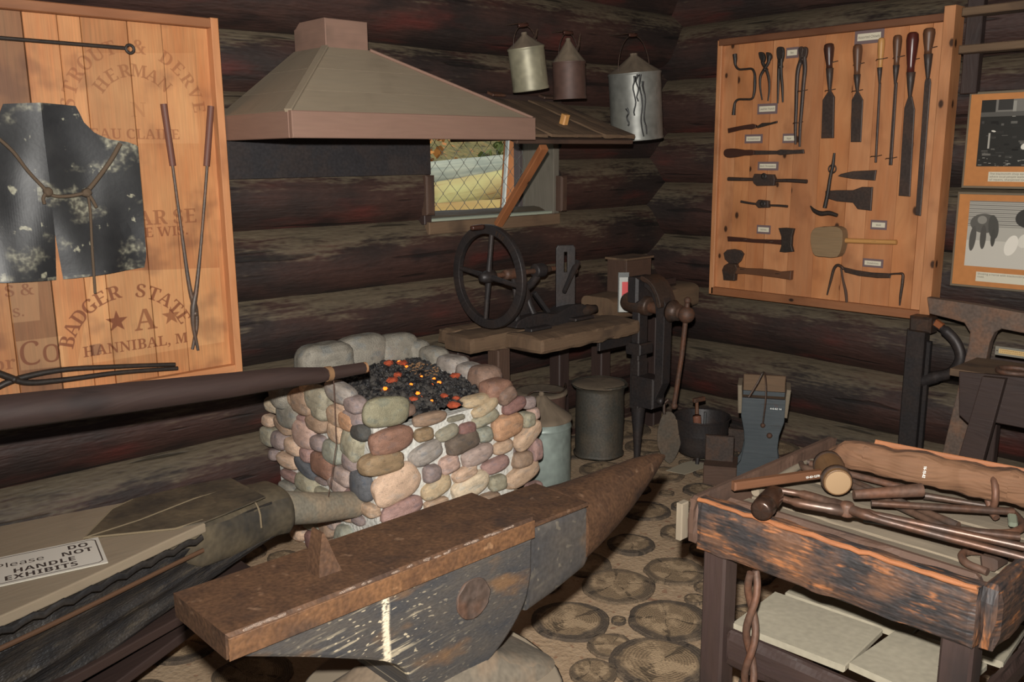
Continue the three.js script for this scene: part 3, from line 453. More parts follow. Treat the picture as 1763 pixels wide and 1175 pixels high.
const frontStones = [[1.841,0.683,0.216,0.127,gn,-0.1],
[2.038,0.615,0.174,0.05,tb,0],
[2.172,0.589,0.094,0.024,gt,0],
[2.323,0.602,0.15,0.053,yt,0.3],
[2.482,0.58,0.13,0.062,rd,0.2],
[2.439,0.633,0.095,0.068,br,0.4],
[2.322,0.557,0.15,0.057,ol_,0.2],
[2.442,0.499,0.172,0.113,or_,0.1],
[2.559,0.503,0.072,0.073,ol_,0],
[2.6,0.521,0.06,0.06,pk,0],
[2.57,0.575,0.07,0.059,mv_,0],
[1.855,0.57,0.208,0.1,rb,0.05],
[2.008,0.56,0.09,0.055,gb,0],
[2.123,0.54,0.118,0.058,gt,0.2],
[2.224,0.535,0.086,0.054,rd,0],
[2.195,0.486,0.169,0.085,dk,0.15],
[2.316,0.49,0.082,0.071,gg,0],
[2.559,0.432,0.175,0.082,to_,0.55],
[1.814,0.492,0.198,0.09,gb,-0.05],
[2.016,0.483,0.166,0.089,gm,0.2],
[2.417,0.414,0.112,0.06,to_,0.1],
[2.273,0.414,0.175,0.077,rg,0.15],
[2.124,0.413,0.1,0.075,pk,0.2],
[2.374,0.346,0.155,0.067,rs,0.1],
[2.528,0.331,0.111,0.075,tb,0],
[2.609,0.357,0.061,0.106,rs,0],
[1.871,0.391,0.227,0.149,pc,0.25],
[2.039,0.395,0.082,0.076,mv_,0],
[2.209,0.354,0.128,0.06,pc,0.2],
[2.528,0.267,0.214,0.091,to_,0.25],
[2.062,0.332,0.154,0.079,yt,0.3],
[2.235,0.291,0.21,0.097,cr,0.2],
[2.382,0.267,0.094,0.07,ol_,0],
[2.598,0.183,0.103,0.062,rs,0],
[1.89,0.288,0.195,0.08,rs,0.1],
[2.06,0.264,0.125,0.042,to_,0],
[2.197,0.228,0.124,0.043,rg,0],
[2.334,0.206,0.121,0.059,tb,0],
[2.477,0.174,0.147,0.053,cr,0],
[2.041,0.21,0.141,0.063,gm,0],
[2.214,0.16,0.169,0.072,or_,0],
[2.398,0.113,0.163,0.075,gy,0],
[2.567,0.103,0.132,0.085,pc,0]];
const leftStones = [[-2.738,0.392,0.143,0.136,sl,0],
[-2.72,0.604,0.107,0.073,bk,0],
[-2.798,0.629,0.116,0.075,or_,0],
[-2.759,0.699,0.114,0.074,mv_,0],
[-2.859,0.729,0.184,0.08,gm,0.1],
[-3.015,0.676,0.152,0.108,gt,0],
[-3.172,0.642,0.152,0.081,to_,0],
[-3.088,0.699,0.144,0.049,cr,0],
[-2.853,0.667,0.109,0.042,pc,0],
[-2.785,0.54,0.13,0.128,ol_,0.3],
[-2.8,0.469,0.105,0.083,mv_,0],
[-2.917,0.478,0.138,0.105,gg,0],
[-2.885,0.567,0.109,0.077,to_,0.2],
[-3.031,0.569,0.157,0.079,tb,0],
[-3.134,0.504,0.175,0.124,pk,0],
[-3.249,0.562,0.171,0.126,gy,0],
[-3.145,0.564,0.092,0.043,rs,0],
[-3.026,0.49,0.116,0.071,mv_,0],
[-3.124,0.418,0.091,0.066,rs,0],
[-2.997,0.406,0.185,0.111,rb,0],
[-3.23,0.428,0.14,0.084,pc,0],
[-3.341,0.428,0.12,0.086,mv_,0],
[-3.436,0.426,0.125,0.087,gt,0],
[-3.312,0.498,0.144,0.057,tb,0.3],
[-3.441,0.496,0.109,0.056,pc,0],
[-3.366,0.578,0.135,0.069,cr,0],
[-3.287,0.352,0.176,0.067,pc,0],
[-3.409,0.348,0.063,0.056,mv_,0],
[-3.143,0.359,0.18,0.061,sl,0.3],
[-2.852,0.398,0.135,0.078,rg,0],
[-3.273,0.285,0.19,0.048,rs,0],
[-3.137,0.291,0.166,0.084,ol_,0],
[-3.302,0.217,0.12,0.078,gy,0],
[-3.029,0.329,0.104,0.031,mv_,0],
[-2.898,0.346,0.16,0.062,rg,0.3],
[-3.021,0.28,0.111,0.044,ol_,0],
[-3.181,0.228,0.125,0.052,gt,0],
[-2.798,0.325,0.132,0.063,rs,0],
[-2.858,0.259,0.148,0.093,pc,0],
[-2.699,0.305,0.113,0.055,to_,0],
[-2.783,0.24,0.097,0.044,mv_,0],
[-2.975,0.239,0.109,0.066,gy,0],
[-2.968,0.177,0.115,0.059,rg,0],
[-3.08,0.202,0.114,0.067,tb,0],
[-3.088,0.126,0.115,0.061,gg,0],
[-3.205,0.158,0.12,0.062,gm,0]];
for (const [x, y, w, h, c, r] of frontStones) stone(x, y, -2.65, w * 0.465, h * 0.46, Math.min(0.036, Math.min(w, h) * 0.5), c, r, 'f');
for (const [z, y, w, h, c, r] of leftStones) stone(1.783, y, z, Math.min(0.036, Math.min(w, h) * 0.5), h * 0.46, w * 0.465, c, r, 'l');
// courses hidden low behind the anvil and on the right side
const cols = Object.keys(stoneCol);
for (let x = 1.86; x < 2.5; x += 0.115) for (const y of [0.05, 0.14]) stone(x + rr(-0.02, 0.02), y, -2.66, rr(0.045, 0.06), rr(0.03, 0.045), 0.045, pick(cols), rr(-0.2, 0.2), 'f');
for (let z = -2.72; z > -3.3; z -= 0.12) for (let y = 0.06; y < 0.66; y += 0.105) stone(2.49, y + rr(-0.015, 0.015), z + rr(-0.02, 0.02), 0.045, rr(0.035, 0.048), rr(0.045, 0.06), pick(cols), 0, 'l');
for (let z = -2.75; z > -3.3; z -= 0.12) for (const y of [0.05, 0.14]) stone(1.79, y, z, 0.045, rr(0.035, 0.048), rr(0.045, 0.06), pick(cols), 0, 'l');
// rim
for (const [x, y, z, a, b, c, k] of [[1.82, 0.655, -3.28, 0.11, 0.075, 0.08, 'gy'], [2.0, 0.735, -3.33, 0.13, 0.085, 0.08, 'gy'], [2.2, 0.745, -3.34, 0.13, 0.085, 0.07, 'gy'], [2.38, 0.73, -3.34, 0.11, 0.075, 0.07, 'gy'], [1.8, 0.64, -3.13, 0.06, 0.05, 0.08, 'tb'], [1.8, 0.63, -3.0, 0.055, 0.045, 0.06, 'gt'], [1.8, 0.63, -2.88, 0.05, 0.04, 0.07, 'to'], [1.81, 0.635, -2.77, 0.055, 0.045, 0.07, 'mv'], [1.95, 0.655, -2.7, 0.055, 0.025, 0.04, 'br'], [2.48, 0.71, -3.33, 0.07, 0.055, 0.08, 'gy'], [2.5, 0.695, -3.2, 0.055, 0.05, 0.08, 'gy'], [2.49, 0.685, -3.05, 0.055, 0.045, 0.08, 'gm'], [2.48, 0.675, -2.92, 0.055, 0.045, 0.07, 'gm'], [2.46, 0.68, -2.8, 0.06, 0.05, 0.07, 'br'], [2.42, 0.65, -2.69, 0.07, 0.045, 0.05, 'rb'], [2.3, 0.63, -2.68, 0.07, 0.025, 0.04, 'yt']]) stone(x, y, z, a, b, c, k, 0, 'r');
const mMortar = M({ tx: tex(512, 512, (u, v) => { const p = tbm(u, v, 8, 8, 5, 141, 0.6), f = tbm(u, v, 70, 70, 2, 143); const k = 1 + 0.22 * p + 0.2 * f; return [...S(200, 198, 190).map(x => x * k), 0.5 + 0.4 * p + 0.4 * f]; }), bump: 0.006, roughness: 0.95 });
{ // mortar body with a pit in the top
  const body = []; const hh = 0.66; const add = (x0, x1, z0, z1, y0, y1) => body.push(mv(clean(new THREE.BoxGeometry(x1 - x0, y1 - y0, z1 - z0, 8, 8, 8)), (x0 + x1) / 2 - FX, (y0 + y1) / 2, (z0 + z1) / 2 - FZ));
  add(1.789, 2.49, -3.385, -2.656, 0, 0.56); add(1.789, 1.85, -3.385, -2.656, 0.56, 0.645); add(2.44, 2.49, -3.385, -2.656, 0.56, 0.67); add(1.88, 2.44, -2.7, -2.656, 0.56, 0.605); add(1.88, 2.44, -3.385, -3.33, 0.56, 0.72);
  part(forge, 'mortar', boxUV(rough(join(body), 0.008, 9), 0), mMortar, 'pale grey mortar');
}
// coals: a shallow heap of lumps
const mCoal = [M({ lin: S(42, 40, 40), roughness: 0.7 }), M({ lin: S(66, 62, 58), roughness: 0.9 }), M({ lin: S(26, 26, 28), roughness: 0.45 })];
const coalY = (x, z) => 0.655 + 0.012 * Math.exp(-((x - 2.15) ** 2 + (z + 3.05) ** 2) / 0.06) + 0.05 * clamp((-3.05 - z) / 0.3) + 0.015 * noise(x * 9, z * 9) - 0.03 * clamp((z + 2.85) / 0.18);
const lump = o => { const g = new THREE.IcosahedronGeometry(1, 1); const p = g.attributes.position; for (let i = 0; i < p.count; i++) { const v = V(p.getX(i), p.getY(i), p.getZ(i)), k = 1 + 0.4 * n3(v, 1.9, o * 5.3); p.setXYZ(i, v.x * k, v.y * k * 0.8, v.z * k); } g.computeVertexNormals(); return clean(g); };
{
  const lumps = [0, 1, 2, 3].map(lump), bed = thing('coal_bed', 'black bed of coal lumps and ash filling the forge top', 'coal', [2.16, 0.56, -3.03]); bed.userData.kind = 'stuff';
  const base = new THREE.PlaneGeometry(0.64, 0.68, 30, 30); base.rotateX(-Math.PI / 2); { const p = base.attributes.position; for (let i = 0; i < p.count; i++) p.setY(i, coalY(p.getX(i) + 2.16, p.getZ(i) - 3.03) - 0.56 + 0.004 * noise(i * 0.77, i * 0.31)); base.computeVertexNormals(); }
  part(bed, 'ash', clean(base), M({ lin: S(50, 47, 45), roughness: 0.95 }));
  const gs = [[], [], []]; for (let i = 0; i < 3600; i++) { const x = rr(1.82, 2.46), z = rr(-3.34, -2.68), s = rr(0.003, 0.009) * (rnd() < 0.1 ? 1.7 : 1), g = pick(lumps).clone(); g.applyMatrix4(new THREE.Matrix4().compose(V(x - 2.16, coalY(x, z) - 0.56 + s * 0.3, z + 3.03), new THREE.Quaternion().setFromEuler(new THREE.Euler(rr(0, 6), rr(0, 6), rr(0, 6))), V(s, s, s * rr(0.7, 1.4)))); gs[i % 3].push(g); }
  gs.forEach((g, i) => part(bed, 'coal_lumps', join(g), mCoal[i]));
  const glow = M({ lin: [0.6, 0.12, 0.02], emissive: 0xff6a14, emissiveIntensity: 2.6, roughness: 0.9 });
  const spots = [[2.437,-3.623],[2.407,-3.522],[2.431,-3.498],[2.561,-3.574],[2.518,-3.429],[2.456,-3.383],[2.413,-3.356],[2.472,-3.313],[2.351,-3.384],[2.284,-3.367],[2.294,-3.291],[2.278,-3.227],[2.312,-3.209],[2.282,-3.009],[2.32,-2.972],[2.297,-2.908],[2.287,-2.876],[2.154,-2.913],[2.127,-2.834],[2.119,-2.804],[2.128,-2.745],[2.045,-2.943],[2.251,-2.898],[2.314,-3.159]];
  spots.forEach(([x, z], i) => { const s = [0.009, 0.005, 0.0065][i % 3]; solo('ember', 'small glowing orange ember in the coal bed', 'ember', lumps[i % 4].clone().scale(s, s, s), glow, [x, coalY(x, z) + s * 0.9 + 0.004, z], i, 'glowing embers on the forge'); });
  const brick = M({ tx: tStone[0], lin: S(186, 84, 52), roughness: 0.9, bump: 0.002 });
  [[2.319,-3.197],[2.257,-3.213],[2.117,-3.188],[2.215,-3.09],[2.404,-2.929],[2.238,-2.725],[2.204,-2.759],[2.155,-3.05],[2.062,-2.776],[2.173,-2.665]].forEach(([x, z], i) => { const s = rr(0.014, 0.022), m = solo('cinder', 'dull red-orange cinder lump among the coals', 'cinder', lumps[(i + 1) % 4].clone().scale(s * 1.3, s * 0.8, s), brick, [x, coalY(x, z) + s * 0.5, z], i * 1.3, 'red cinders on the forge'); void m; });
  const chips = []; for (let i = 0; i < 60; i++) { const x = 2.36 + rr(-0.06, 0.06), z = -3.1 + rr(-0.1, 0.1); chips.push(mv(bx(rr(0.015, 0.035), 0.002, 0.004, 0.0005), x, coalY(x, z) + 0.008, z, rr(-0.3, 0.3), rr(0, 6), rr(-0.3, 0.3))); }
  const ch = solo('wood_shavings', 'tan wood shavings scattered on the coals', 'shavings', join(chips), mPlain(168, 126, 88, 0.9)); ch.userData.kind = 'stuff';
}

// ---------------------------------------------------------------- hood above the forge
const hood = thing('forge_hood', 'brown wooden pyramid smoke hood above the forge', 'hood', [2.24, 1.665, -3.18]);
{
  const x0 = 1.65, x1 = 2.845, zf = -2.9, zb = -3.44, y0 = 1.67, y1 = 1.765, ax = 2.0, bx_ = 2.21, cz = -3.2, yt = 2.03, O = V(2.24, 1.665, -3.18);
  const L = (a, b, w, h) => { const g = bar(a, b, w, h); g.translate(-O.x, -O.y, -O.z); return g; };
  part(hood, 'fascia', L([x0, (y0 + y1) / 2, zf + 0.012], [x1, (y0 + y1) / 2, zf + 0.012], 0.025, y1 - y0), mHood); part(hood, 'fascia', L([x0 + 0.012, (y0 + y1) / 2, zb], [x0 + 0.012, (y0 + y1) / 2, zf], 0.025, y1 - y0), mHood); part(hood, 'fascia', L([x1 - 0.012, (y0 + y1) / 2, zb], [x1 - 0.012, (y0 + y1) / 2, zf], 0.025, y1 - y0), mHood);
  // sloping boards: three courses each side
  const quad = (a, b, c, d, th) => { const A = V(...a), B = V(...b), C = V(...c), D = V(...d), n = new THREE.Vector3().crossVectors(B.clone().sub(A), D.clone().sub(A)).normalize().multiplyScalar(-th); const t = [A, B, C, D], u = t.map(v => v.clone().add(n)), pos = []; const f = (p, q, r, s) => [p, q, r, p, r, s].forEach(v => pos.push(v.x - O.x, v.y - O.y, v.z - O.z)); f(...t); f(u[3], u[2], u[1], u[0]); for (let i = 0; i < 4; i++) { const j = (i + 1) % 4; f(t[j], t[i], u[i], u[j]); } const g = new THREE.BufferGeometry(); g.setAttribute('position', new THREE.Float32BufferAttribute(pos, 3)); g.computeVertexNormals(); return boxUV(g, 0); };
  const lerp = (a, b, t) => a.map((q, i) => mix(q, b[i], t));
  const FL = [x0, y1, zf], FR = [x1, y1, zf], TL = [ax, yt, cz], TR = [bx_, yt, cz], BL = [x0, y1, zb], BR = [x1, y1, zb], TBL = [ax, yt, zb], TBR = [bx_, yt, zb];
  const cuts = [0, 0.3, 0.64, 1]; const side = (a, b, c, d) => { for (let k = 0; k < 3; k++) { const s = cuts[k] + (k ? 0.006 : 0), e = cuts[k + 1]; part(hood, 'slope_board', quad(lerp(a, d, s), lerp(b, c, s), lerp(b, c, e), lerp(a, d, e), 0.02), mHoodDust); } };
  side(FL, FR, TR, TL); side(BL, FL, TL, TBL); side(FR, BR, TBR, TR);
  part(hood, 'hip_strip', L(FL, TL, 0.03, 0.012), mHoodDust); part(hood, 'hip_strip', L(FR, TR, 0.03, 0.012), mHood);
  part(hood, 'chimney', mv(bx(0.2, 0.16, 0.24, 0.003), (ax + bx_) / 2 - O.x, 2.06 - O.y, (cz + zb) / 2 - O.z), mHood);
}
solo('heat_shield', 'black sheet-metal panel on the logs under the hood', 'metal panel', mv(bx(1.03, 0.16, 0.006, 0.001), 0, 0, 0), ironM(57, 55, 57, { roughness: 0.45, metalness: 0.3 }), [2.18, 1.6, -3.436]);

// ---------------------------------------------------------------- anvil on its block
const anvil = thing('anvil', 'large rusty anvil with long horn in the foreground', 'anvil', [1.1, 0.42, -1.47]);
{
  const O = [1.1, 0.42, -1.47], sh = g => { g.translate(-O[0], -O[1], -O[2]); return g; };
  const mSide = M({ tx: tex(768, 512, (u, v) => { // painted body: blue-black, rust bleeding through, pale paint splashes and one whitewash drip
    const p = tbm(u, v, 6, 6, 5, 161, 0.62), q = tbm(u, v, 4, 4, 4, 163), f = tbm(u, v, 80, 80, 2, 165), sp = sstep(0.36, 0.46, tbm(u, v, 40, 40, 2, 167)), st = fbm(u + v * 0.7, v - u * 0.25, 5, 30, 4, 169);
    let c = mix3(S(50, 51, 54), S(72, 66, 60), clamp(0.5 + p)); c = mix3(c, S(116, 84, 52), sstep(0.15, 0.5, q) * 0.6);
    const near = Math.exp(-(((u - 0.43) / 0.16) ** 2) - (((v - 0.45) / 0.5) ** 2)); c = mix3(c, S(196, 180, 150), clamp(sstep(0.14, 0.4, st) * near * 0.8 + sp * (0.1 + near)) * 0.7);
    const drip = sstep(0.014, 0.006, Math.abs(u - 0.45 + f * 0.004 + p * 0.006)) * sstep(-0.55, 0.2, f + 0.3 + p); c = mix3(c, S(206, 192, 166), drip * 0.85);
    return [...c.map(x => x * (1 + 0.3 * f)), 0.5 + 0.3 * p + 0.3 * f];
  }), bump: 0.001, roughness: 0.5, metalness: 0.1 });
  // top plate
  const zf = -1.362, zb = -1.585;
  const plate = mv(bx(0.74, 0.048, zf - zb, 0.006), 0.97, 0.777, (zf + zb) / 2);
  part(anvil, 'face_plate', sh(boxUV(rough(plate, 0.002, 30), 0)), mAnvil, 'rust-brown face plate');
  part(anvil, 'plate_edge', sh(mv(boxUV(bx(0.736, 0.042, 0.004, 0.001), 0), 0.97, 0.774, zf + 0.001)), M({ tx: mAnvil.txs, lin: [1.1, 1.0, 0.85], bump: 0.0015, roughness: 0.6 }), 'yellow-brown rusty plate edge');
  // body: profile seen from the front, pushed back
  const prof = [[0.606, 0.756], ...curve([[0.63, 0.746], [0.8, 0.672], [0.955, 0.592], [0.98, 0.555], [0.99, 0.5]], 4), ...curve([[1.19, 0.49], [1.262, 0.54], [1.315, 0.6], [1.335, 0.66]], 4), [1.338, 0.752]];
  const body = ext(prof.slice().reverse(), zf - zb - 0.008, 0.008); body.translate(0, 0, zb + 0.004);
  { const p = body.attributes.position, uv = body.attributes.uv; for (let i = 0; i < p.count; i++) uv.setXY(i, (p.getX(i) - 0.57) / 0.8, (p.getY(i) - 0.5) / 0.3); }
  part(anvil, 'body', sh(body), mSide, 'blue-black painted body with white splashes');
  // stepped table and horn
  const zc = -1.472;
  part(anvil, 'cutting_table', sh(boxUV(rough(loft([[1.335, 0.772, 0.56, 0.098, 9, zc], [1.42, 0.772, 0.575, 0.096, 9, zc], [1.53, 0.77, 0.6, 0.092, 8, zc], [1.545, 0.768, 0.605, 0.088, 6, zc]], 40), 0.0015, 30), 0, [-0.72, 0.1])), mSide);
  part(anvil, 'table_top', sh(mv(boxUV(bx(0.2, 0.012, 0.19, 0.004), 0), 1.44, 0.77, zc)), mAnvil);
  part(anvil, 'horn', sh(boxUV(loft([[1.535, 0.779, 0.6, 0.1, 3, zc], [1.6, 0.781, 0.61, 0.094, 2.4, zc], [1.68, 0.786, 0.63, 0.08, 2.1, zc], [1.76, 0.79, 0.66, 0.063, 2, zc], [1.83, 0.792, 0.695, 0.046, 2, zc], [1.89, 0.79, 0.728, 0.03, 2, zc], [1.93, 0.785, 0.752, 0.017, 2, zc], [1.957, 0.776, 0.764, 0.006, 2, zc]], 32), 0)), mAnvil, 'rust-red tapering horn');
  // waist and feet
  const secs = [[0.56, 0.11, 0.1], [0.53, 0.112, 0.1], [0.5, 0.13, 0.108], [0.475, 0.17, 0.12], [0.45, 0.24, 0.14], [0.42, 0.29, 0.15]];
  const wg = loft(secs.map(([y, hx, hz]) => [y, hx, -hx, hz, 6, 0]), 36); wg.applyMatrix4(new THREE.Matrix4().makeBasis(V(0, 1, 0), V(1, 0, 0), V(0, 0, -1))); wg.translate(1.12, 0, zc);
  part(anvil, 'foot', sh(boxUV(wg, 0)), ironM(98, 89, 76, { bump: 0.0008, roughness: 0.85, metalness: 0 }), 'dusty flared foot');
  // hardy: cut-off chisel standing in the hole
  part(anvil, 'seal', sh(boxUV(rough(mv(lathe([[0.046, -0.002], [0.046, 0.003], [0.043, 0.004], [0.041, 0.002], [0.03, 0.0025], [0.02, 0.004], [0.01, 0.002], [0, 0.004]], 30), 1.155, 0.668, zf - 0.003, Math.PI / 2), 0.003, 55), 0)), ironM(72, 58, 50, { v: 1, bump: 0.003, roughness: 0.7 }), 'round cast maker seal');
}
{ const gs = []; for (let i = 0; i < 34; i++) { const x = rr(0.64, 1.3), g = new THREE.IcosahedronGeometry(1, 1); g.scale(rr(0.004, 0.014), rr(0.002, 0.004), rr(0.002, 0.004)); gs.push(clean(g.translate(x - 1.1, 0.7995 - 0.42 + rr(-0.004, 0), -1.364 + 1.47 + rr(-0.002, 0.001)))); } const m = part(anvil, 'edge_chips', join(gs), ironM(132, 116, 104, { roughness: 0.35, metalness: 0.5 }), 'bright chipped nicks along the edge'); m.userData.kind = 'stuff'; }
const hardy = thing('hardy_chisel', 'small rusty wedge chisel standing upright on the anvil face', 'chisel', [0.855, 0.802, -1.465]);
part(hardy, 'blade', rough((() => { const g = clean(new THREE.BoxGeometry(0.05, 0.085, 0.05, 2, 5, 2)), p = g.attributes.position; g.translate(0, 0.042, 0); for (let i = 0; i < p.count; i++) { const t = p.getY(i) / 0.085; p.setX(i, p.getX(i) * (1 - t * 0.92) - t * 0.008); p.setZ(i, p.getZ(i) * (1 - t * 0.25)); } return boxUV(g, 1); })(), 0.002, 40), mAnvil);
const block = thing('anvil_stump', 'sawn wooden stump under the anvil', 'stump', [1.12, 0, -1.472]);
part(block, 'trunk', rough(lathe([[0, 0], [0.31, 0], [0.315, 0.2], [0.3, 0.415], [0.29, 0.42], [0, 0.42]], 40), 0.012, 5), mGreyWood);

// ---------------------------------------------------------------- bellows along the back wall
const bellows = thing('bellows', 'big black leather forge bellows with wooden top on the floor at left', 'bellows', [0.5, 0, -2.66]);
{
  const mLeather = M({ tx: tex(512, 512, (u, v) => { const p = tbm(u, v, 5, 5, 5, 181, 0.6), f = tbm(u, v, 60, 60, 2, 183), s = tbm(u, v, 3, 40, 3, 185); let c = mix3(S(34, 33, 34), S(58, 52, 46), clamp(0.3 + p + 0.5 * s)); c = mix3(c, S(98, 86, 68), sstep(0.15, 0.5, tbm(u, v, 4, 9, 4, 187)) * 0.35); return [...c.map(x => x * (1 + 0.3 * f)), 0.5 + 0.4 * s + 0.3 * f]; }), bump: 0.003, roughness: 0.5 });
  const mTop = M({ tx: mHoodDust.txs, bump: 0.001, roughness: 0.9 });
  // half-widths of the pear outline along x (world), top and bottom heights
  const ax = x => x - 0.5; const hw = x => mix(0.345, 0.105, sstep(0.25, 1.38, x) * 0.55 + clamp((x - 0.3) / 1.1) * 0.45) * (x < 0.1 ? Math.sqrt(clamp(1 - ((0.1 - x) / 0.75) ** 2)) : 1);
  const zc = x => mix(-2.62, -2.69, clamp((x - 0.3) / 1.1)) + 2.66;
  const X = []; for (let i = 0; i <= 40; i++) X.push(mix(-0.6, 1.36, i / 40));
  const outline = y => X.map(x => [ax(x), hw(x)]);
  const top = []; for (const x of X) top.push([ax(x), zc(x) + hw(x)]); for (const x of X.slice().reverse()) top.push([ax(x), zc(x) - hw(x)]);
  const yTop = x => mix(0.515, 0.49, clamp((x + 0.6) / 2)), yBot = x => mix(0.06, 0.36, Math.pow(clamp((x + 0.6) / 2), 1.2));
  // top board in three planks that meet in a point near the head
  const slab = (x0, x1, y, th, m, name) => { const xs = X.filter(x => x >= x0 && x <= x1), o = [...xs.map(x => [ax(x), -(zc(x) + hw(x))]), ...xs.slice().reverse().map(x => [ax(x), -(zc(x) - hw(x))])]; const g = ext(o.reverse(), th, 0.004); g.rotateX(-Math.PI / 2); g.translate(0, y, 0); return part(bellows, name, boxUV(g, 0), m); };
  slab(-0.6, 1.1, 0.49, 0.03, mTop, 'top_board'); slab(-0.6, 1.3, 0.24, 0.03, mDarkWood, 'middle_board');
  const bb = slab(-0.6, 1.3, 0.05, 0.03, mDarkWood, 'bottom_board'); bb.rotation.z = 0.13; bb.position.y = 0.07;
  // pleated leather sides: wavy strip round the outline
  const side = s => sheet((u, v) => { const x = mix(-0.58, 1.33, u), yt = 0.492, yb = mix(0.07, 0.37, Math.pow(u, 1.15)), y = mix(yt, yb, v), fold = Math.sin(v * Math.PI * 3 + 0.5) * 0.028 * (1 - u * 0.7) + 0.01 * noise(u * 9, v * 4) + 0.004 * noise(u * 30, v * 8); return [ax(x), y, zc(x) + s * (hw(x) - 0.012 - Math.abs(fold) * 1.0 - 0.03 * v * (1 - u))]; }, 70, 26, 0.004);
  const lg = side(1), lg2 = side(-1); for (const g of [lg, lg2]) { const uv = g.attributes.uv; for (let i = 0; i < uv.count; i++) uv.setXY(i, uv.getX(i) * 3.6, uv.getY(i) * 1); }
  part(bellows, 'leather_side', lg, mLeather, 'black pleated leather'); part(bellows, 'leather_side', lg2, mLeather, 'black pleated leather');
  // edge batten and tack strip
  const rim = []; for (let i = 0; i <= 30; i++) { const x = mix(-0.5, 1.05, i / 30); rim.push([ax(x), 0.44, zc(x) + hw(x) + 0.004]); } part(bellows, 'edge_batten', sweep(rim.slice(8), 0.008, 6, 0.6), M({ tx: tFine, lin: tintW(82, 58, 40), roughness: 0.7 }), 'brown wooden batten');
  const scallop = []; for (let i = 0; i <= 60; i++) { const x = mix(-0.5, 1.05, i / 60); scallop.push([ax(x), 0.482 + 0.006 * Math.sin(i * 2.1), zc(x) + hw(x) + 0.006]); } part(bellows, 'tack_strip', sweep(scallop, 0.011, 6, 0.35), mLeather);
  // leather-wrapped head and seams
  const head = loft([[ax(0.94), 0.512, 0.44, 0.185, 5, -0.015], [ax(1.05), 0.5235, 0.36, 0.176, 5, -0.02], [ax(1.16), 0.524, 0.34, 0.155, 3.4, -0.025], [ax(1.26), 0.515, 0.34, 0.135, 3, -0.03], [ax(1.35), 0.512, 0.345, 0.118, 2.6, -0.03], [ax(1.39), 0.512, 0.34, 0.12, 2.6, -0.03], [ax(1.41), 0.5, 0.355, 0.105, 2.6, -0.03]], 36);
  part(bellows, 'head', boxUV(rough(head, 0.003, 14), 0), M({ tx: tex(384, 384, (u, v) => { const p = tbm(u, v, 5, 5, 5, 191, 0.6), f = tbm(u, v, 50, 50, 2, 193); return [...mix3(S(50, 46, 40), S(98, 86, 66), clamp(0.4 + p * 1.2)).map(x => x * (1 + 0.3 * f)), 0.5 + 0.4 * p + 0.2 * f]; }), bump: 0.003, roughness: 0.7 }), 'dusty leather-wrapped head');
  { const g = ext([[0.76, 0.02], [0.98, 0.135], [1.07, 0.15], [1.2, 0.12], [1.3, 0.09], [1.3, -0.15], [1.18, -0.185], [0.98, -0.195], [0.9, -0.15]].map(([x, z]) => [ax(x), -z]).reverse(), 0.005, 0.001); g.rotateX(-Math.PI / 2); part(bellows, 'leather_flap', boxUV(g.translate(0, 0.519, 0), 0), bellows.children.at(-1).material, 'dusty pointed leather flap'); }
  const seam = (pts) => part(bellows, 'seam', sweep(pts, 0.004, 5, 0.6), M({ lin: S(112, 98, 76), roughness: 0.9 }));
  for (const [x, w] of [[1.13, 0.16], [1.27, 0.136]]) seam(Array.from({ length: 13 }, (_, k) => { const a = k / 12 * Math.PI; const c = Math.cos(a), f = e => Math.sign(e) * Math.pow(Math.abs(e), 0.62); return [ax(x), 0.43 + 0.091 * Math.pow(Math.sin(a), 0.55), -0.026 + f(c) * w]; }));
  seam([[ax(0.76), 0.523, 0.02], [ax(0.93), 0.523, -0.0], [ax(1.12), 0.524, -0.05], [ax(1.27), 0.518, -0.07]]); seam([[ax(0.76), 0.523, 0.02], [ax(0.98), 0.523, 0.14], [ax(1.07), 0.522, 0.13]]); seam([[ax(0.76), 0.523, 0.02], [ax(0.9), 0.523, -0.15], [ax(0.98), 0.522, -0.19]]);
}
const pipe = thing('blast_pipe', 'dusty grey metal pipe from the bellows into the forge', 'pipe', [1.59, 0.36, -2.72]);
part(pipe, 'tube', sweep([[-0.19, 0.06, 0.03], [-0.02, 0.0, -0.01], [0.175, -0.05, -0.045]], [0.062, 0.056, 0.05], 20), ironM(138, 131, 116, { bump: 0.001, roughness: 0.7, metalness: 0.1 }));
const sign = thing('notice_sign', 'white notice reading Please DO NOT HANDLE EXHIBITS lying on the bellows', 'sign', [0.62, 0.521, -2.6]);
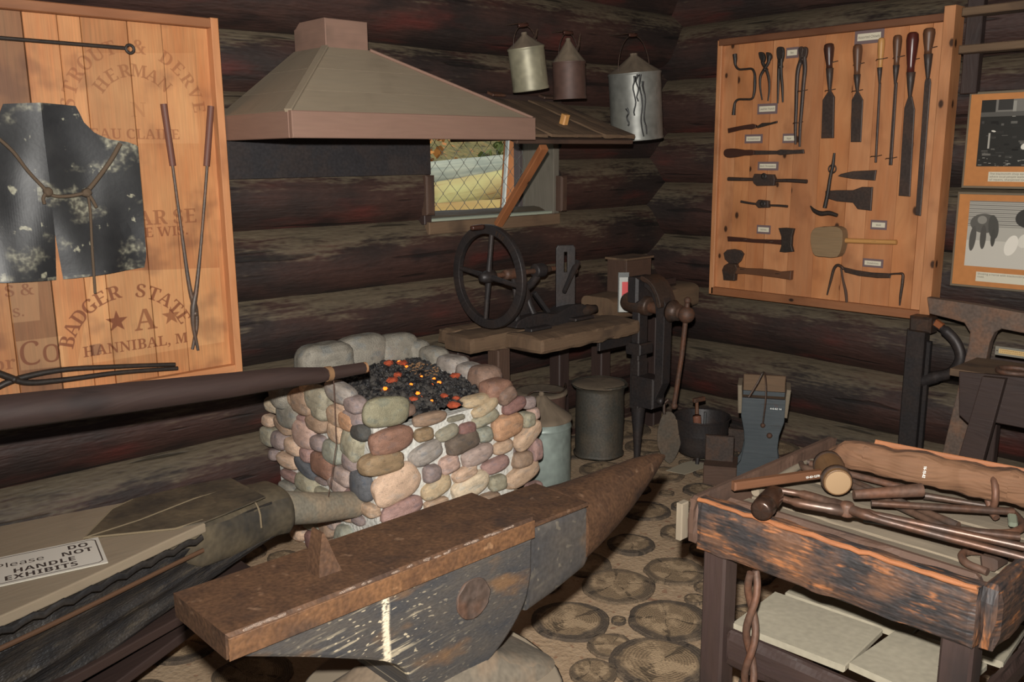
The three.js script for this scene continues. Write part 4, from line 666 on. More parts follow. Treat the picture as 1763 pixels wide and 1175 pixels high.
{
  const cv = canvas(748, 512), c = cv.getContext('2d'); c.fillStyle = 'rgb(200,196,186)'; c.fillRect(0, 0, 748, 512); c.strokeStyle = 'rgb(60,58,56)'; c.lineWidth = 9; const rr_ = 26; const bw = 722; c.beginPath(); c.moveTo(26 + rr_, 26); c.lineTo(bw - rr_, 26); c.lineTo(bw, 26 + rr_); c.lineTo(bw, 486 - rr_); c.lineTo(bw - rr_, 486); c.lineTo(26 + rr_, 486); c.lineTo(26, 486 - rr_); c.lineTo(26, 26 + rr_); c.closePath(); c.stroke();
  c.fillStyle = 'rgb(44,44,46)'; const t = (s, x, y, z, f = '') => { c.font = `${f} ${z}px sans-serif`; c.textAlign = 'left'; c.textBaseline = 'middle'; c.fillText(s, x, y); };
  t('Please', 44, 178, 112); t('DO', 520, 96, 104, 'bold'); t('NOT', 470, 202, 104, 'bold'); t('HANDLE', 150, 312, 104, 'bold'); t('EXHIBITS', 90, 418, 108, 'bold');
  const A = [[0.786,-2.617],[0.759,-2.424],[0.5,-2.477],[0.547,-2.662]]; // right corners, then the left side running out of the picture
  const rx = (A[0][0] + A[1][0]) / 2, rz = (A[0][1] + A[1][1]) / 2;
  const dir = V(A[1][0] - A[2][0], 0, A[1][1] - A[2][1]).normalize(), Hs = Math.hypot(A[0][0] - A[1][0], A[0][1] - A[1][1]), Ws = 0.284, ang = -Math.atan2(dir.z, dir.x);
  sign.position.set(rx - dir.x * Ws / 2, 0.521, rz - dir.z * Ws / 2); sign.rotation.y = ang;
  const pl = part(sign, 'plate', mv(bx(Ws, 0.004, Hs, 0.001), 0, 0.002, 0), mPlain(176, 170, 156, 0.5)); const g = new THREE.PlaneGeometry(Ws - 0.002, Hs - 0.002); g.rotateX(-Math.PI / 2); part(pl, 'lettering', mv(clean(g), 0, 0.0045, 0), M({ map: canvasTex(cv), roughness: 0.45 }));
}
const lever = thing('bellows_pole', 'long dark tapering pole above the bellows reaching over the forge', 'pole', [0.9, 0.85, -2.62]);
{
  const a = [0.567,0.96,-2.55], b = [1.239,0.898,-2.62], c = [1.6,0.87,-2.64], d = [1.757,0.864,-2.65]; const ext_ = [a[0] - (b[0] - a[0]) * 0.8, a[1] - (b[1] - a[1]) * 0.8, a[2] - (b[2] - a[2]) * 0.8];
  const L = p => [p[0] - 0.9, p[1] - 0.85, p[2] + 2.62], pts = [ext_, a, [mix(a[0], b[0], 0.5), mix(a[1], b[1], 0.5), mix(a[2], b[2], 0.5)], b, [mix(b[0], c[0], 0.5), mix(b[1], c[1], 0.5) + 0.004, mix(b[2], c[2], 0.5)], [c[0] - 0.03, c[1], c[2]], c, d].map(L);
  part(lever, 'shaft', boxUV(rough(sweep(pts, [0.05, 0.048, 0.045, 0.041, 0.036, 0.027, 0.023, 0.021], 8, 1), 0.003, 12), 0), mDarkWood);
  const c2 = L(c), d2 = L(d), t = i => c2.map((q, k) => mix(q, d2[k], i)); part(lever, 'cord_binding', sweep([t(-0.06), t(0.06)], 0.0265, 14), mPlain(124, 92, 62, 0.9), 'tan cord wound round the pole');
  part(lever, 'tip', sweep([t(0.97), t(1.02)], 0.0205, 14), mPlain(150, 110, 76, 0.8));
  part(lever, 'wire', sweep([[c2[0] + 0.003, c2[1] - 0.02, c2[2] + 0.028], [c2[0] + 0.002, c2[1] - 0.25, c2[2] + 0.026], [c2[0] - 0.012, 0.42 - 0.85, c2[2] - 0.02]], 0.0018, 5), mPlain(84, 62, 52, 0.8), 'thin hanging wire');
}
// rail that carries the pole, resting on two pegs in the wall
const prop = thing('pole_bracket', 'dark wooden bracket holding the long pole out from the log wall', 'bracket', [-0.2, 0.7, -3.0]);
part(prop, 'arm', mv(bx(0.08, 0.08, 1.05, 0.006), 0, 0.02, 0.0), mDarkWood); part(prop, 'cheek', mv(bx(0.05, 0.3, 0.08, 0.006), 0, 0.1, 0.4), mDarkWood);

// ---------------------------------------------------------------- tool table at the right
const table = thing('tool_table', 'battered wooden tool table with charred worn rails', 'table', [2.15, 0, -0.9]);
const TX = 2.15, TZ = -0.9, TOP = 0.7;
const mChar = M({ tx: tex(768, 512, (u, v) => { // dark charred skin over orange wood, worn through in streaks
  const fib = tbm(u, v, 9, 100, 3, 201), p = tbm(u, v, 6, 9, 5, 203, 0.6), s = tbm(u, v, 9, 70, 4, 205, 0.65), f = tbm(u, v, 50, 220, 2, 207), h = tbm(u, v, 14, 26, 4, 208, 0.65); let c = mix3(S(44, 40, 40), S(88, 62, 46), sstep(-0.25, 0.35, p + 0.35 * fib)); c = mix3(c, S(142, 90, 54), sstep(0.12, 0.36, s * 0.9 + 0.4 * p + 0.3 * h) * 0.85); c = mix3(c, S(34, 32, 32), sstep(0.1, 0.4, h - p * 0.4) * 0.75); c = c.map(x => x * (1 + 0.4 * fib + 0.35 * f)); return [...c, 0.5 + 0.4 * fib + 0.3 * f];
}), bump: 0.003, roughness: 0.6 });
const mWorn = M({ tx: woodTex(S(150, 94, 54), S(118, 72, 44), S(76, 52, 38), 209, { stain: 0.7 }), bump: 0.002, roughness: 0.7 });
{
  const rail = (x0, z0, x1, z1, y, h, t, m, name, wear = 0.006) => { const L = Math.hypot(x1 - x0, z1 - z0), g = plank(L, h, t, wear, 40); g.applyMatrix4(new THREE.Matrix4().makeRotationY(-Math.atan2(z1 - z0, x1 - x0)).setPosition((x0 + x1) / 2 - TX, y, (z0 + z1) / 2 - TZ)); return part(table, name, g, m); };
  rail(1.815, -1.245, 1.815, -0.57, 0.685, 0.14, 0.042, mChar, 'side_rail', 0.0035); rail(1.905, -1.23, 1.905, -0.6, 0.7, 0.07, 0.03, mOldWood, 'inner_rail');
  rail(2.5, -1.245, 2.5, -0.57, 0.635, 0.1, 0.04, mChar, 'side_rail');
  rail(1.8, -0.552, 2.53, -0.552, 0.69, 0.145, 0.04, mChar, 'end_rail', 0.004); rail(1.8, -1.262, 2.53, -1.262, 0.685, 0.13, 0.035, mOldWood, 'end_rail');
  // worn bright edge of the front rail
  const ew = []; for (let i = 0; i <= 30; i++) { const t = i / 30; ew.push([1.8 - TX, 0.7505 + 0.003 * noise(t * 14, 3), mix(-1.24, -0.575, t) - TZ]); } part(table, 'worn_edge', rough(sweep(ew, 0.006, 7), 0.004, 70), mWorn, 'worn orange edge');
  // deck boards
  for (let k = 0; k < 6; k++) rail(1.86 + k * 0.115, -1.24, 1.86 + k * 0.115, -0.575, 0.685, 0.022, 0.108, mGreyWood, 'deck_board', 0.002);
  for (const [x, z] of [[1.845, -1.2], [1.845, -0.61], [2.46, -1.2], [2.46, -0.61]]) part(table, 'leg', mv(bx(0.062, 0.64, 0.066, 0.006), x - TX, 0.32, z - TZ), mDarkWood);
  rail(1.845, -1.17, 1.845, -0.64, 0.36, 0.1, 0.03, mDarkWood, 'stretcher'); rail(2.46, -1.17, 2.46, -0.64, 0.36, 0.1, 0.03, mDarkWood, 'stretcher'); rail(1.88, -0.62, 2.43, -0.62, 0.36, 0.08, 0.03, mDarkWood, 'stretcher');
  const mSlab = M({ tx: tex(256, 256, (u, v) => { const p = tbm(u, v, 5, 5, 5, 211), f = tbm(u, v, 60, 60, 2, 213); return [...S(146, 138, 120).map(x => x * (1 + 0.2 * p + 0.15 * f)), 0.5 + f * 0.4]; }), bump: 0.001, roughness: 0.95 });
  for (const [x, z, w, d, a] of [[1.99, -1.03, 0.23, 0.3, 0.06], [2.02, -0.76, 0.24, 0.22, -0.05], [2.23, -1.0, 0.22, 0.34, 0.05], [2.27, -0.73, 0.22, 0.2, 0.08]]) part(table, 'shelf_slab', mv(bx(w, 0.018, d, 0.003), x - TX, 0.405, z - TZ, 0, a, 0), mSlab, 'dusty grey shelf slab');
  part(table, 'cleat', mv(bx(0.03, 0.1, 0.02, 0.003), 1.8 - TX, 0.68, -1.29 - TZ), mGreyWood);
}
const rod = thing('twisted_rod', 'twisted iron rod hanging below the front rail of the table', 'iron rod', [1.812, 0.275, -1.085]);
{ const a = [], b = []; for (let i = 0; i <= 60; i++) { const t = i / 60, y = mix(0.33, -0.2, t), w = 0.011, ph = t * 14; a.push([Math.cos(ph) * w - t * 0.01, y, Math.sin(ph) * w + t * 0.012]); b.push([-Math.cos(ph) * w - t * 0.01, y, -Math.sin(ph) * w + t * 0.012]); } part(rod, 'strand', sweep(a, 0.0095, 8), mIronRust); part(rod, 'strand', sweep(b, 0.0095, 8), mIronRust); }

// white inventory figures painted on an object: along = reading direction, n = outward
function inkMark(parent, text, at, along, n, w, h) { const cv = canvas(256, 52), k = cv.getContext('2d'); k.fillStyle = '#000'; k.fillRect(0, 0, 256, 52); k.fillStyle = '#fff'; k.font = 'bold 44px sans-serif'; k.textAlign = 'center'; k.textBaseline = 'middle'; k.fillText(text, 128, 28, 250); const t = new THREE.CanvasTexture(cv), g = clean(new THREE.PlaneGeometry(w, h)), up = new THREE.Vector3().crossVectors(n, along); g.applyMatrix4(new THREE.Matrix4().makeBasis(along, up, n).setPosition(at)); part(parent, 'inventory_number', g, M({ lin: [0.62, 0.62, 0.58], roughness: 0.8, alphaMap: t, transparent: true }), 'white painted figures'); }
// tools on the table: y of what they lie on
const DK = 0.697;
const onTable = (name, label, cat, x, z, y = DK) => thing(name, label, cat, [x, y, z]);
{
  // split log along the far side
  const a = [2.268,0.795,-1.145], b = [2.318,0.795,-0.661]; const dx = b[0] - a[0], dz = b[2] - a[2], L = Math.hypot(dx, dz) + 0.1, t = onTable('split_log', 'long split log lying along the far edge of the tool table', 'log', a[0], a[2], 0.754); t.rotation.y = -Math.atan2(dz, dx);
  const ls = []; for (let i = 0; i <= 44; i++) { const x = i / 44 * L, k = Math.min(1, 0.45 + x * 9); ls.push([x, 0.082 * k + 0.008 * noise(x * 14, 3), 0, 0.041 * k + 0.005 * noise(x * 11, 8), 2.6]); } const g = loft(ls, 26); const tm = part(t, 'timber', boxUV(rough(g, 0.01, 26), 0, [0.2, 0.1], 1.6), M({ tx: mBench.txs, lin: [1.0, 0.78, 0.66], bump: 0.008, roughness: 0.85 }));
  inkMark(tm, '16-15-82', V(0.27, 0.05, 0.047), V(0, -0.97, 0.24), V(0, 0.24, 0.97), 0.045, 0.011);
  part(t, 'bare_edge', rough(sweep([[0.12, 0.078, -0.022], [0.25, 0.077, -0.024], [0.45, 0.078, -0.024], [L, 0.074, -0.024]], 0.009, 8, 0.7), 0.006, 40), mWorn, 'pale split edge');
}
{
  // mallet: barrel head and square handle
  const top = [2.27,0.77,-1.156], bot = [2.127,0.762,-1.039], h1 = [1.908,0.765,-1.213], t = onTable('mallet', 'wooden mallet with round iron-banded head on the table', 'mallet', 2.1, -1.12); const L = p => [p[0] - 2.1, p[1] - DK, p[2] + 1.12];
  const A = L(bot), B = L(top), d = V(B[0] - A[0], B[1] - A[1], B[2] - A[2]).normalize(), len = 0.135, A2 = [A[0], A[1], A[2]], B2 = [A[0] + d.x * len, A[1] + d.y * len, A[2] + d.z * len];
  const hd = part(t, 'head', turned(A2, B2, [[0, 0], [0, 0.034], [0.02, 0.036], [0.26, 0.038], [0.27, 0.0355], [0.7, 0.037], [0.72, 0.039], [0.96, 0.038], [1, 0.034], [1, 0]], 24), M({ tx: tFine, lin: tintW(98, 74, 50), bump: 0.001, roughness: 0.5 }));
  part(hd, 'striking_face', turned([A2[0] - d.x * 0.001, A2[1] - d.y * 0.001, A2[2] - d.z * 0.001], [A2[0] + d.x * 0.003, A2[1] + d.y * 0.003, A2[2] + d.z * 0.003], [[0, 0], [0, 0.031], [1, 0.033], [1, 0]], 24), mPlain(138, 112, 82, 0.85), 'pale battered striking face');
  for (const q of [0.1, 0.86]) part(hd, 'iron_band', turned([mix(A2[0], B2[0], q), mix(A2[1], B2[1], q), mix(A2[2], B2[2], q)], [mix(A2[0], B2[0], q + 0.12), mix(A2[1], B2[1], q + 0.12), mix(A2[2], B2[2], q + 0.12)], [[0, 0.03], [0, 0.0395], [1, 0.0395], [1, 0.03]], 24), mIron);
  const m = [mix(A2[0], B2[0], 0.55), mix(A2[1], B2[1], 0.55), mix(A2[2], B2[2], 0.55)]; const hn = part(t, 'handle', bar(m, L(h1), 0.022, 0.024, 0.004), mHandle), dh = V(m[0] - L(h1)[0], m[1] - L(h1)[1], m[2] - L(h1)[2]).normalize(), nh = new THREE.Vector3().crossVectors(dh, V(0, 1, 0)).normalize(); inkMark(hn, '15-82-1270', V(...m).addScaledVector(dh, -0.07).addScaledVector(nh, 0.0118), dh, nh, 0.05, 0.01);
}
{
  // ball hammer hooked over the front rail
  const t = onTable('hammer', 'round-faced iron hammer head resting on the front rail of the table', 'hammer', 1.815, -1.06, 0.755); t.rotation.y = 0.25;
  part(t, 'head', turned([-0.045, 0.028, 0], [0.075, 0.034, 0], [[0, 0], [0.0, 0.018], [0.05, 0.026], [0.3, 0.027], [0.36, 0.017], [0.44, 0.017], [0.5, 0.026], [0.85, 0.025], [1, 0.018], [1, 0]], 20), ironM(60, 46, 39, { v: 1, roughness: 0.3, metalness: 0.5 }));
}
// tongs: two jaws, boss and two long reins, in a local frame along +x, lying flat
function tongsGeo(L, jaw, spread, r = 0.008) {
  const arm = s => sweep(curve([[0, 0, -s * 0.012 * jaw / 0.1], [jaw * 0.35, 0, -s * 0.03], [jaw * 0.8, 0.0, -s * 0.018], [jaw, s * 0.004, 0], [jaw + 0.06, s * 0.003, s * 0.016], [jaw + L * 0.4, 0, s * spread * 0.6], [jaw + L, 0, s * spread]], 6), [...Array(6).fill(r * 0.9), ...Array(6).fill(r * 1.25), ...Array(6).fill(r * 1.5), ...Array(6).fill(r * 1.3), ...Array(20).fill(r)], 9);
  return [arm(1), arm(-1), mv(lathe([[0, -0.016], [0.014, -0.016], [0.017, -0.011], [0.017, 0.011], [0.013, 0.018], [0, 0.019]], 16), jaw, 0, 0)];
}
function layTongs(name, label, a, b, y, jaw, spread, r, m = mRod, tilt = 0) { const t = thing(name, label, 'tongs', [a[0], y, a[1]]); const dx = b[0] - a[0], dz = b[1] - a[1], L = Math.hypot(dx, dz) - jaw; t.rotation.order = 'YXZ'; t.rotation.y = -Math.atan2(dz, dx); t.rotation.z = tilt; const [p, q, s] = tongsGeo(L, jaw, spread, r); part(t, 'rein', p, m); part(t, 'rein', q, m); part(t, 'rivet', s, mIronRust); return t; }
{
  const [a, b] = [[1.897,-1.085],[2.021,-0.535]]; layTongs('blacksmith_tongs', 'large rusty tongs with open jaws nearest the front rail of the table', a, b, 0.785, 0.17, 0.03, 0.0095, mRod, -0.04);
  const [c, d] = [[2.307,-1.233],[2.139,-0.754]]; layTongs('blacksmith_tongs', 'grey iron tongs lying under the mallet beside the split log', c, d, 0.725, 0.1, 0.02, 0.009, ironM(78, 67, 61, { v: 1, roughness: 0.45, metalness: 0.3 }));
}
const layRod = (name, label, cat, p, q, r0, r1, m, extra) => { const t = thing(name, label, cat, [(p[0] + q[0]) / 2, Math.min(p[1], q[1]) - Math.max(r0, r1), (p[2] + q[2]) / 2]); const L = v => [v[0] - t.position.x, v[1] - t.position.y, v[2] - t.position.z]; part(t, extra || 'shaft', sweep([L(p), L(p.map((e, i) => mix(e, q[i], 0.5))), L(q)], [r0, (r0 + r1) / 2, r1], 12), m); return [t, L]; };
{
  layRod('pipe_handle', 'short rusty tapered iron socket lying behind the tongs', 'iron socket', [2.095,0.755,-0.98], [2.222,0.765,-0.864], 0.012, 0.0175, mIronRust, 'tube');
  layRod('iron_bar', 'straight brown iron rod lying level across the middle of the tools', 'iron rod', [2.095,0.745,-0.934], [2.289,0.745,-0.67], 0.0085, 0.0095, mRod);
  const [t] = layRod('chisel_tool', 'iron tool with blue-grey handle lying among the tongs', 'chisel', [2.017,0.735,-0.915], [2.052,0.735,-0.827], 0.011, 0.012, mPlain(78, 80, 84, 0.5, 0.2), 'handle'); void t;
  layRod('iron_bar', 'dark iron rod lying closest to the end rail under the big tongs', 'iron rod', [2.065,0.728,-0.832], [2.184,0.728,-0.622], 0.01, 0.01, mRod);
  layRod('iron_bar', 'thin brown rod behind the mallet beside the split log', 'iron rod', [2.309,0.725,-1.215], [2.312,0.725,-0.94], 0.009, 0.009, mIronRust);
  layRod('iron_bar', 'brown rusty rod crossing under the split log near the iron ring', 'iron rod', [2.303,0.72,-0.89], [2.35,0.72,-0.749], 0.01, 0.006, mIron);
  const [f, g] = [[2.032,-1.222],[2.402,-1.256]]; layRod('wood_strip', 'thin pale wooden strip at the far left corner of the table', 'wood strip', [f[0], 0.712, f[1]], [g[0], 0.712, g[1]], 0.012, 0.01, mGreyWood);
  const c = [2.295,0.775,-0.728], ring = thing('iron_ring', 'rusty horseshoe-shaped iron ring standing against the split log', 'iron ring', [c[0], 0.735, c[2]]); ring.rotation.y = 0.6;
  part(ring, 'hoop', sweep(curve([[-0.012, 0, 0], [-0.035, 0.02, 0], [-0.04, 0.05, 0], [-0.02, 0.078, 0], [0.012, 0.078, 0], [0.035, 0.05, 0], [0.02, 0.022, 0], [0.005, 0.002, 0.004]], 6), 0.0085, 9), mIronRust);
  part(ring, 'tang', sweep([[0, 0.0, 0], [-0.03, -0.012, 0.01]], 0.009, 8), mIronRust);
  const h = [2.281,0.72,-0.672], hook = thing('iron_hook', 'curved iron hook with verdigris at the right end of the tools', 'hook', [h[0], 0.705, h[2]]); part(hook, 'bend', sweep(curve([[-0.09, 0.005, -0.03], [-0.06, 0.012, 0.02], [-0.01, 0.015, 0.03], [0.05, 0.012, 0.0], [0.09, 0.01, -0.03]], 6), 0.0095, 8), mIronRust); part(hook, 'brass_tab', mv(bx(0.04, 0.012, 0.02, 0.003), -0.02, 0.028, 0.01, 0, 0.4, 0.2), mPlain(104, 108, 92, 0.7));
  const k = [2.035,0.71,-0.649], shoe = thing('iron_ring', 'worn iron shoe lying by the end rail of the table', 'iron shoe', [k[0], 0.7, k[2]]); part(shoe, 'hoop', sweep(curve([[-0.05, 0.008, 0.03], [-0.04, 0.01, -0.02], [0, 0.012, -0.04], [0.04, 0.01, -0.02], [0.05, 0.008, 0.03]], 6), 0.009, 8), mIronRust);
  const wk = [2.046,0.71,-0.627]; solo('wood_chunk', 'broken reddish wood chunk in the corner of the table', 'wood chunk', rough(bx(0.06, 0.03, 0.04, 0.006), 0.008, 20), mOldWood, [wk[0], 0.712, wk[2]]);
}

// ---------------------------------------------------------------- propped shutter and oil cans by the window
const shutter = thing('window_shutter', 'grey-brown plank shutter propped open inward above the window', 'shutter', [3.2, 1.685, -2.93]);
{
  const dy = 1.885 - 1.69, dz = 0.55, L = Math.hypot(dy, dz), a = Math.atan2(dy, dz), e = [2.86, 2.99, 3.18, 3.36, 3.48, 3.6];
  for (let k = 0; k < e.length - 1; k++) { const w = e[k + 1] - e[k] - 0.006, g = plank(L, 0.022, w, 0.003, 12); g.rotateY(Math.PI / 2); g.rotateX(a); part(shutter, 'plank', mv(g, (e[k] + e[k + 1]) / 2 - 3.2, dy / 2 + 0.005, -dz / 2 + (k % 2 ? 0.008 : -0.004)), mBench); }
  part(shutter, 'batten', mv(bx(0.8, 0.02, 0.07, 0.003), 0, -0.01, -0.05, a), mOldWood);
  part(shutter, 'hinge', mv(bx(0.09, 0.012, 0.05, 0.003), -0.08, dy + 0.025, -dz + 0.05, a), mIronRust); part(shutter, 'hinge', mv(bx(0.09, 0.012, 0.05, 0.003), 0.28, dy + 0.025, -dz + 0.05, a), mIronRust);
  part(shutter, 'wood_block', mv(bx(0.035, 0.055, 0.035, 0.006), 0.03, 0.085, -0.14, a), mHandleLight, 'small pale wooden knob');
}
const stick = thing('prop_stick', 'light brown wooden stick propping the shutter on the window sill', 'prop stick', [3.13,1.257,-3.44]);
{ const p = [3.121,1.263,-3.43], q = [3.022,1.647,-3]; part(stick, 'stick', bar([0, 0, 0], [q[0] - p[0], q[1] - p[1], q[2] - p[2]], 0.045, 0.03, 0.004), M({ tx: tCedar, lin: [0.62, 0.52, 0.44], roughness: 0.7 })); }
const tGalv = tex(256, 256, (u, v) => { const p = tbm(u, v, 7, 7, 4, 231), q = tbm(u, v, 24, 24, 2, 233), s = tbm(u, v, 9, 3, 3, 235), k = clamp(0.72 + 0.25 * p + 0.2 * q) * (1 + 0.2 * s); return [k, k, k, 0.5 + 0.3 * p]; });
const galvM = (r, g, b, rough_, metal) => M({ tx: tGalv, lin: S(r, g, b).map(x => x / 0.72), roughness: rough_, metalness: metal });
const mGalv = [galvM(142, 136, 114, 0.5, 0.3), galvM(84, 62, 54, 0.6, 0.2), galvM(124, 124, 118, 0.45, 0.35), galvM(140, 150, 143, 0.45, 0.3)];
const mConeDust = galvM(106, 92, 76, 0.9, 0);
function oilCan(label, bot, top, r, cone, m, neck, bail, spout) { // bot/top centres in world
  const t = thing('oil_can', label, 'oil can', bot, 0, 'oil cans hanging by the window'); const L = Math.hypot(top[0] - bot[0], top[1] - bot[1]); t.rotation.z = -Math.atan2(top[0] - bot[0], top[1] - bot[1]);
  part(t, 'body', lathe([[0, 0.004], [r - 0.004, 0.004], [r - 0.003, 0], [r, 0], [r, 0.012], [r - 0.002, 0.014], [r - 0.002, L * 0.36], [r, L * 0.365], [r - 0.002, L * 0.37], [r - 0.002, L - 0.012], [r + 0.001, L - 0.008], [r + 0.001, L]], 40), m);
  const cn = part(t, 'cone_top', lathe([[r, L], [r * 0.6, L + cone * 0.42], [neck, L + cone], [neck, L + cone + 0.012], [neck * 0.8, L + cone + 0.014], [0, L + cone + 0.014]], 36), mConeDust, 'dusty cone top');
  const bp = []; for (let k = 0; k <= 14; k++) { const a = k / 14 * Math.PI; bp.push([Math.cos(a) * (r - 0.01), L + Math.sin(a) * bail, 0.0]); } const bl = part(t, 'bail', sweep(bp, 0.0022, 6), mIron, 'thin wire bail');
  part(bl, 'grip', turned([-0.03, L + bail, 0], [0.03, L + bail, 0], [[0, 0], [0, 0.009], [0.5, 0.011], [1, 0.009], [1, 0]], 10), mHandleDark);
  if (spout) part(cn, 'spout', sweep([[r * 0.4, L + cone * 0.5, 0.02], [r * 0.62, L + cone * 0.8, 0.02], [r * 0.8, L + cone * 1.35, 0.02]], [0.011, 0.008, 0.004], 8), mIron);
  const n = part(bl, 'nail', sweep([[0, L + bail + 0.01, 0.015], [0, L + bail + 0.012, -0.16]], 0.003, 6), mIron); void n; return t;
}
oilCan('pale tilted oil can hanging nearest the hood', [3.153,1.914,-3.22], [3.119,2.11,-3.22], 0.089, 0.055, mGalv[0], 0.014, 0.1, true);
oilCan('dark brown oil can hanging between the two pale cans', [3.427,1.88,-3.22], [3.418,2.06,-3.22], 0.085, 0.1, mGalv[1], 0.012, 0.14, true);
const bigCan = oilCan('large galvanized oil can with black drips hanging in the corner', [3.906,1.685,-3.17], [3.872,2.03,-3.17], 0.141, 0.085, mGalv[2], 0.02, 0.19, false);
{ // tarry drips run down from the rim
  const mTar = mPlain(24, 24, 24, 0.4); const drip = (ang, y0, y1, k) => { const pts = []; for (let i = 0; i <= 12; i++) { const y = mix(y0, y1, i / 12), a = ang + 0.04 * Math.sin(i * 0.9 + k) + 0.02 * noise(i * 0.5, k); pts.push([Math.sin(a) * 0.1415, y, Math.cos(a) * 0.1415]); } part(bigCan, 'tar_drip', sweep(pts, [0.008, 0.007, 0.005, 0.0045], 6, 0.8), mTar, 'black tar drip'); };
  drip(-0.92, 0.33, 0.13, 1); drip(-0.8, 0.335, 0.2, 2); drip(-0.68, 0.335, 0.02, 3); drip(-0.56, 0.3, 0.03, 4); drip(-1.2, 0.17, 0.08, 5);
}

// ---------------------------------------------------------------- bench with post drill and leg vise
const bench = thing('work_bench', 'thick dusty plank bench under the hand drill', 'bench', [3.2, 0, -3.1]);
{
  const P = (x0, x1, y0, y1, z0, z1, name, m, wear = 0.006) => part(bench, name, mv(plank(x1 - x0, y1 - y0, z1 - z0, wear, 30), (x0 + x1) / 2 - 3.2, (y0 + y1) / 2, (z0 + z1) / 2 + 3.1), m);
  P(2.845, 3.57, 0.7, 0.782, -3.1, -2.85, 'top_plank', mBench); P(2.64, 3.57, 0.695, 0.778, -3.3, -3.107, 'top_plank', mBench); P(2.7, 3.57, 0.7, 0.78, -3.43, -3.307, 'top_plank', mBench);
  part(bench, 'leg', mv(bx(0.08, 0.7, 0.08, 0.006), 2.85 - 3.2, 0.345, -3.14 + 3.1), mOldWood); part(bench, 'leg', mv(bx(0.08, 0.7, 0.08, 0.006), 3.5 - 3.2, 0.35, -3.36 + 3.1), mDarkWood); part(bench, 'leg', mv(bx(0.08, 0.7, 0.08, 0.006), 2.8 - 3.2, 0.35, -3.38 + 3.1), mDarkWood);
}
const slabB = thing('split_log_bench', 'half-log slab bench against the right wall behind the vise', 'bench', [4.0, 0, -3.2]);
part(slabB, 'slab', boxUV(rough(loft([[-0.36, 0.85, 0.73, 0.12, 4], [-0.1, 0.86, 0.72, 0.13, 4], [0.2, 0.86, 0.71, 0.13, 4], [0.4, 0.86, 0.72, 0.12, 4]], 26), 0.012, 9), 0), mBench); part(slabB, 'leg', mv(bx(0.08, 0.72, 0.08, 0.006), 0.2, 0.36, -0.05), mDarkWood); part(slabB, 'leg', mv(bx(0.08, 0.72, 0.08, 0.006), -0.28, 0.36, -0.05), mDarkWood);
const bin = thing('wooden_box', 'brown wooden box standing on the slab bench behind the vise', 'box', [3.92, 0.855, -3.22]); part(bin, 'body', mv(bx(0.22, 0.18, 0.14, 0.004), 0, 0.09, 0), mOldWood); part(bin, 'lid', mv(bx(0.24, 0.012, 0.16, 0.003), 0, 0.186, 0), mBench);
const stub = thing('wood_stub', 'short rounded wood piece lying on the slab bench', 'wood piece', [4.14, 0.86, -3.12]); part(stub, 'block', mv(rough(bx(0.13, 0.045, 0.06, 0.02), 0.004, 20), 0, 0.025, 0), mDarkWood);
const tin = thing('card_packet', 'small white and red printed packet beside the vise jaw', 'packet', [3.63, 0.79, -3.02]);
{ const cv = canvas(128, 192), c = cv.getContext('2d'); c.fillStyle = 'rgb(176,176,170)'; c.fillRect(0, 0, 128, 192); c.fillStyle = 'rgb(200,64,66)'; c.fillRect(44, 44, 84, 90); c.fillStyle = 'rgb(96,98,96)'; c.fillRect(0, 0, 128, 22); c.fillRect(0, 22, 10, 170); const g = bx(0.055, 0.21, 0.02, 0.001); part(tin, 'box', mv(g, 0, 0.105, 0, 0, -0.75), mPlain(150, 150, 144, 0.5)); const f = new THREE.PlaneGeometry(0.053, 0.208); part(tin, 'print', mv(clean(f), -0.0075, 0.105, 0.008, 0, -0.75), M({ map: canvasTex(cv), roughness: 0.5 })); }
const drill = thing('hand_drill_press', 'black iron hand-crank drill press with spoked flywheel on the bench', 'drill press', [3.05, 0.787, -3.12]);
